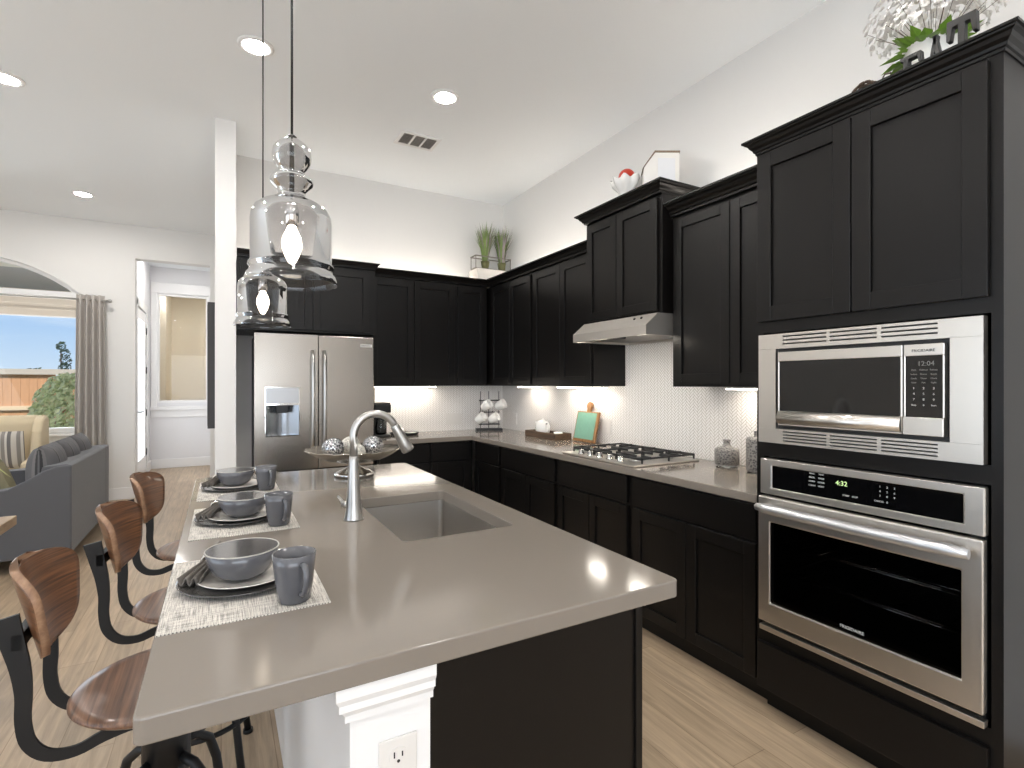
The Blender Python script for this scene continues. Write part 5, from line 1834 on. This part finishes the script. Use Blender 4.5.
curtain(-1.455, -1.195, 'grey grommet curtain hanging at the right of the arched window')
t = thing('roman_shade', 'beige folded fabric shade at the top of the arched window', 'shade', (-2.4, 7.79, 2.15))
w = MB()
for k, (z0, z1, d) in enumerate(((2.30, 2.369, 0.0), (2.235, 2.305, 0.006), (2.17, 2.24, 0.012))):
    w.box(AX0 + 0.055, AX1 - 0.055, 7.775 - d, 7.785 - d, z0, z1)
link('folds', w, mat('shade_beige', S(214, 204, 190), 0.8), t, bevel=0.003)
link('bottom_bar', MB().box(AX0 + 0.055, AX1 - 0.055, 7.76, 7.775, 2.155, 2.17), TRIM, t)
# art panel on the divider wall
t = thing('wall_art', 'dark framed panel on the divider wall, seen edge-on beside the hall opening', 'picture', (-0.064, 4.85, 1.05))
link('frame', MB().box(-0.090, -0.0405, 4.55, 5.25, 1.05, 2.01), CANVAS, t)
link('canvas', MB().box(-0.092, -0.0902, 4.57, 5.23, 1.07, 1.99), mat('canvas_grey', S(100, 98, 96), 0.8), t)

# rustic table corner
t = thing('dining_table', 'rustic light-wood table whose corner enters at the left edge', 'table', (-1.5, 2.9, 0))
link('tabletop', MB().box(-2.3, -0.865, 2.25, 3.375, 0.705, 0.75), RUSTW, t, bevel=0.004)
for (x, y) in ((-2.2, 2.35), (-0.98, 2.35), (-2.2, 3.28), (-0.98, 3.28)):
    link('leg', MB().box(x - 0.03, x + 0.03, y - 0.03, y + 0.03, 0, 0.7045), BLKMETAL, t)
link('apron', MB().box(-2.17, -1.01, 3.25, 3.28, 0.64, 0.7045).box(-2.17, -1.01, 2.35, 2.38, 0.64, 0.7045), BLKMETAL, t)
t = thing('leafy_plant', 'plant with long pale green leaves in a vase on the rustic table', 'plant', (-1.15, 3.05, 0.75))
link('vase', MB().lathe([(1e-4, 0.7505), (0.05, 0.7505), (0.07, 0.80), (0.055, 0.87), (0.035, 0.90), (0.04, 0.92), (0.034, 0.92), (1e-4, 0.88)], -1.15, 3.05, 24), CERWHITE, t)
m = MB()
for i in range(9):
    a = -0.1 + i * 0.72
    rr = 0.36 if i == 0 else 0.30
    pth = []
    for k in range(9):
        q_ = k / 8
        pth.append(Vector((-1.15 + rr * q_ * cos(a), 3.05 + rr * q_ * sin(a), 0.91 + 0.22 * sin(q_ * 2.3) - 0.09 * q_)))
    tn = Vector((-sin(a), cos(a), 0))
    for k in range(8):
        w0, w1_ = 0.011 * sin(pi * (k / 8) * 0.9 + 0.2), 0.011 * sin(pi * ((k + 1) / 8) * 0.9 + 0.2)
        m.add([pth[k] - tn * w0, pth[k] + tn * w0, pth[k + 1] + tn * w1_, pth[k + 1] - tn * w1_], [(0, 1, 2, 3)], True)
link('leaves', m, mat('pale_leaf', S(178, 186, 110), 0.5), t)

# ------------------------------------------------------------------ outside
q = struct('ground', MB().box(-40, 30, 7.92, 60, -0.25, -0.16), LAWN)
q = struct('patio_slab', MB().box(-7, -1.18, 7.92, 11.2, -0.16, -0.05), mat('concrete', S(180, 176, 168), 0.8))
# patio roof
t = thing('patio_roof', 'covered patio roof with beige beam seen through the arched window', 'roof', (-3.5, 9.5, 2.46))
link('ceiling_panel', MB().box(-7, -1.18, 9.0, 11.0, 2.90, 2.95), PATIOC, t)
link('white_panel', MB().box(-7, -1.18, 7.92, 9.0, 2.90, 2.95), PATIOW, t)
link('beam', MB().box(-7, -1.18, 10.9, 11.1, 2.62, 2.90), PATIOB, t)
for x in (-6.9, -4.6):
    link('post', MB().box(x, x + 0.2, 10.9, 11.1, -0.05, 2.46), PATIOB, t)
FY_ = 15.0
t = thing('garden_fence', 'cedar board fence with pale cap rail beyond the window', 'fence', (-5, FY_, -0.16))
m = MB()
x = -16.0
while x < 3:
    m.box(x, x + 0.138, FY_, FY_ + 0.02, -0.15, 1.60)
    x += 0.142
link('boards', m, FENCE, t)
link('cap_rail', MB().box(-16, 3, FY_ - 0.06, FY_ + 0.06, 1.60, 1.72), FENCEC, t)
link('lower_rail', MB().box(-16, 3, FY_ - 0.045, FY_ - 0.001, 0.83, 0.92), mat('rail_pale', S(214, 190, 160), 0.8), t)
for x in [-15.2 + 2.0 * i for i in range(9)]:
    x = x + 0.02
    link('post', MB().box(x, x + 0.07, FY_ - 0.10, FY_ - 0.046, -0.16, 1.60), FENCEP, t)


def leafball(m, c, rx, rz, n, s, rnd):
    for i in range(n):
        a = rnd.uniform(0, 2 * pi); zz = rnd.uniform(-1, 1); rr = rnd.uniform(0.55, 1.0) ** 0.5
        q = math.sqrt(1 - zz * zz)
        p = Vector((c[0] + rx * rr * q * cos(a), c[1] + rx * rr * q * sin(a), c[2] + rz * rr * zz))
        nn = Vector((rnd.uniform(-1, 1), rnd.uniform(-1, 0.3), rnd.uniform(-0.2, 1))).normalized()
        u = nn.orthogonal().normalized(); v_ = nn.cross(u)
        k = s * rnd.uniform(0.7, 1.3)
        m.add([p - u * k, p + v_ * k * 0.5, p + u * k, p - v_ * k * 0.5], [(0, 1, 2, 3)])


rnd = random.Random(5)
t = thing('garden_shrub', 'leafy light green shrub in front of the fence behind the curtain edge', 'shrub', (-2.3, 11.6, -0.16))
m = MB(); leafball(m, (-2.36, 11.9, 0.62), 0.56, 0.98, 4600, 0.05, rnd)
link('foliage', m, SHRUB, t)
link('stem', MB().cyl((-2.35, 11.9, -0.16), (-2.35, 11.9, 0.6), 0.03, 8), BRANCH, t)
for i, (x, y, hh, lab) in enumerate(((-4.98, 24.0, 3.0, 'slender young tree rising above the fence beside the curtain'), )):
    t = thing('young_tree', lab, 'tree', (x, y, -0.16))
    m = MB()
    for k in range(7):
        leafball(m, (x + rnd.uniform(-0.16, 0.16), y, hh * 0.40 + k * hh * 0.085), 0.26 - 0.02 * k, 0.18, 90, 0.05, rnd)
    link('foliage', m, TREEL, t)
    link('trunk', MB().cyl((x, y, -0.16), (x, y, hh * 0.85), 0.018, 6), BRANCH, t)
for i in range(12):
    x = -36 + i * 2.4 + rnd.uniform(-0.3, 0.3); ty = 46 + (i % 3) * 4.2
    hgt = rnd.uniform(1.9, 2.9)
    t = thing('distant_tree', 'dark rounded tree on the horizon beyond the fence', 'tree', (x, ty, -0.16), 'row of dark trees on the horizon beyond the fence')
    m = MB(); leafball(m, (x, ty, hgt * 0.55), 1.7, hgt * 0.5, 420, 0.28, rnd)
    link('foliage', m, TREEL, t)
    link('trunk', MB().cyl((x, ty, -0.16), (x, ty, hgt * 0.5), 0.15, 6), BRANCH, t)
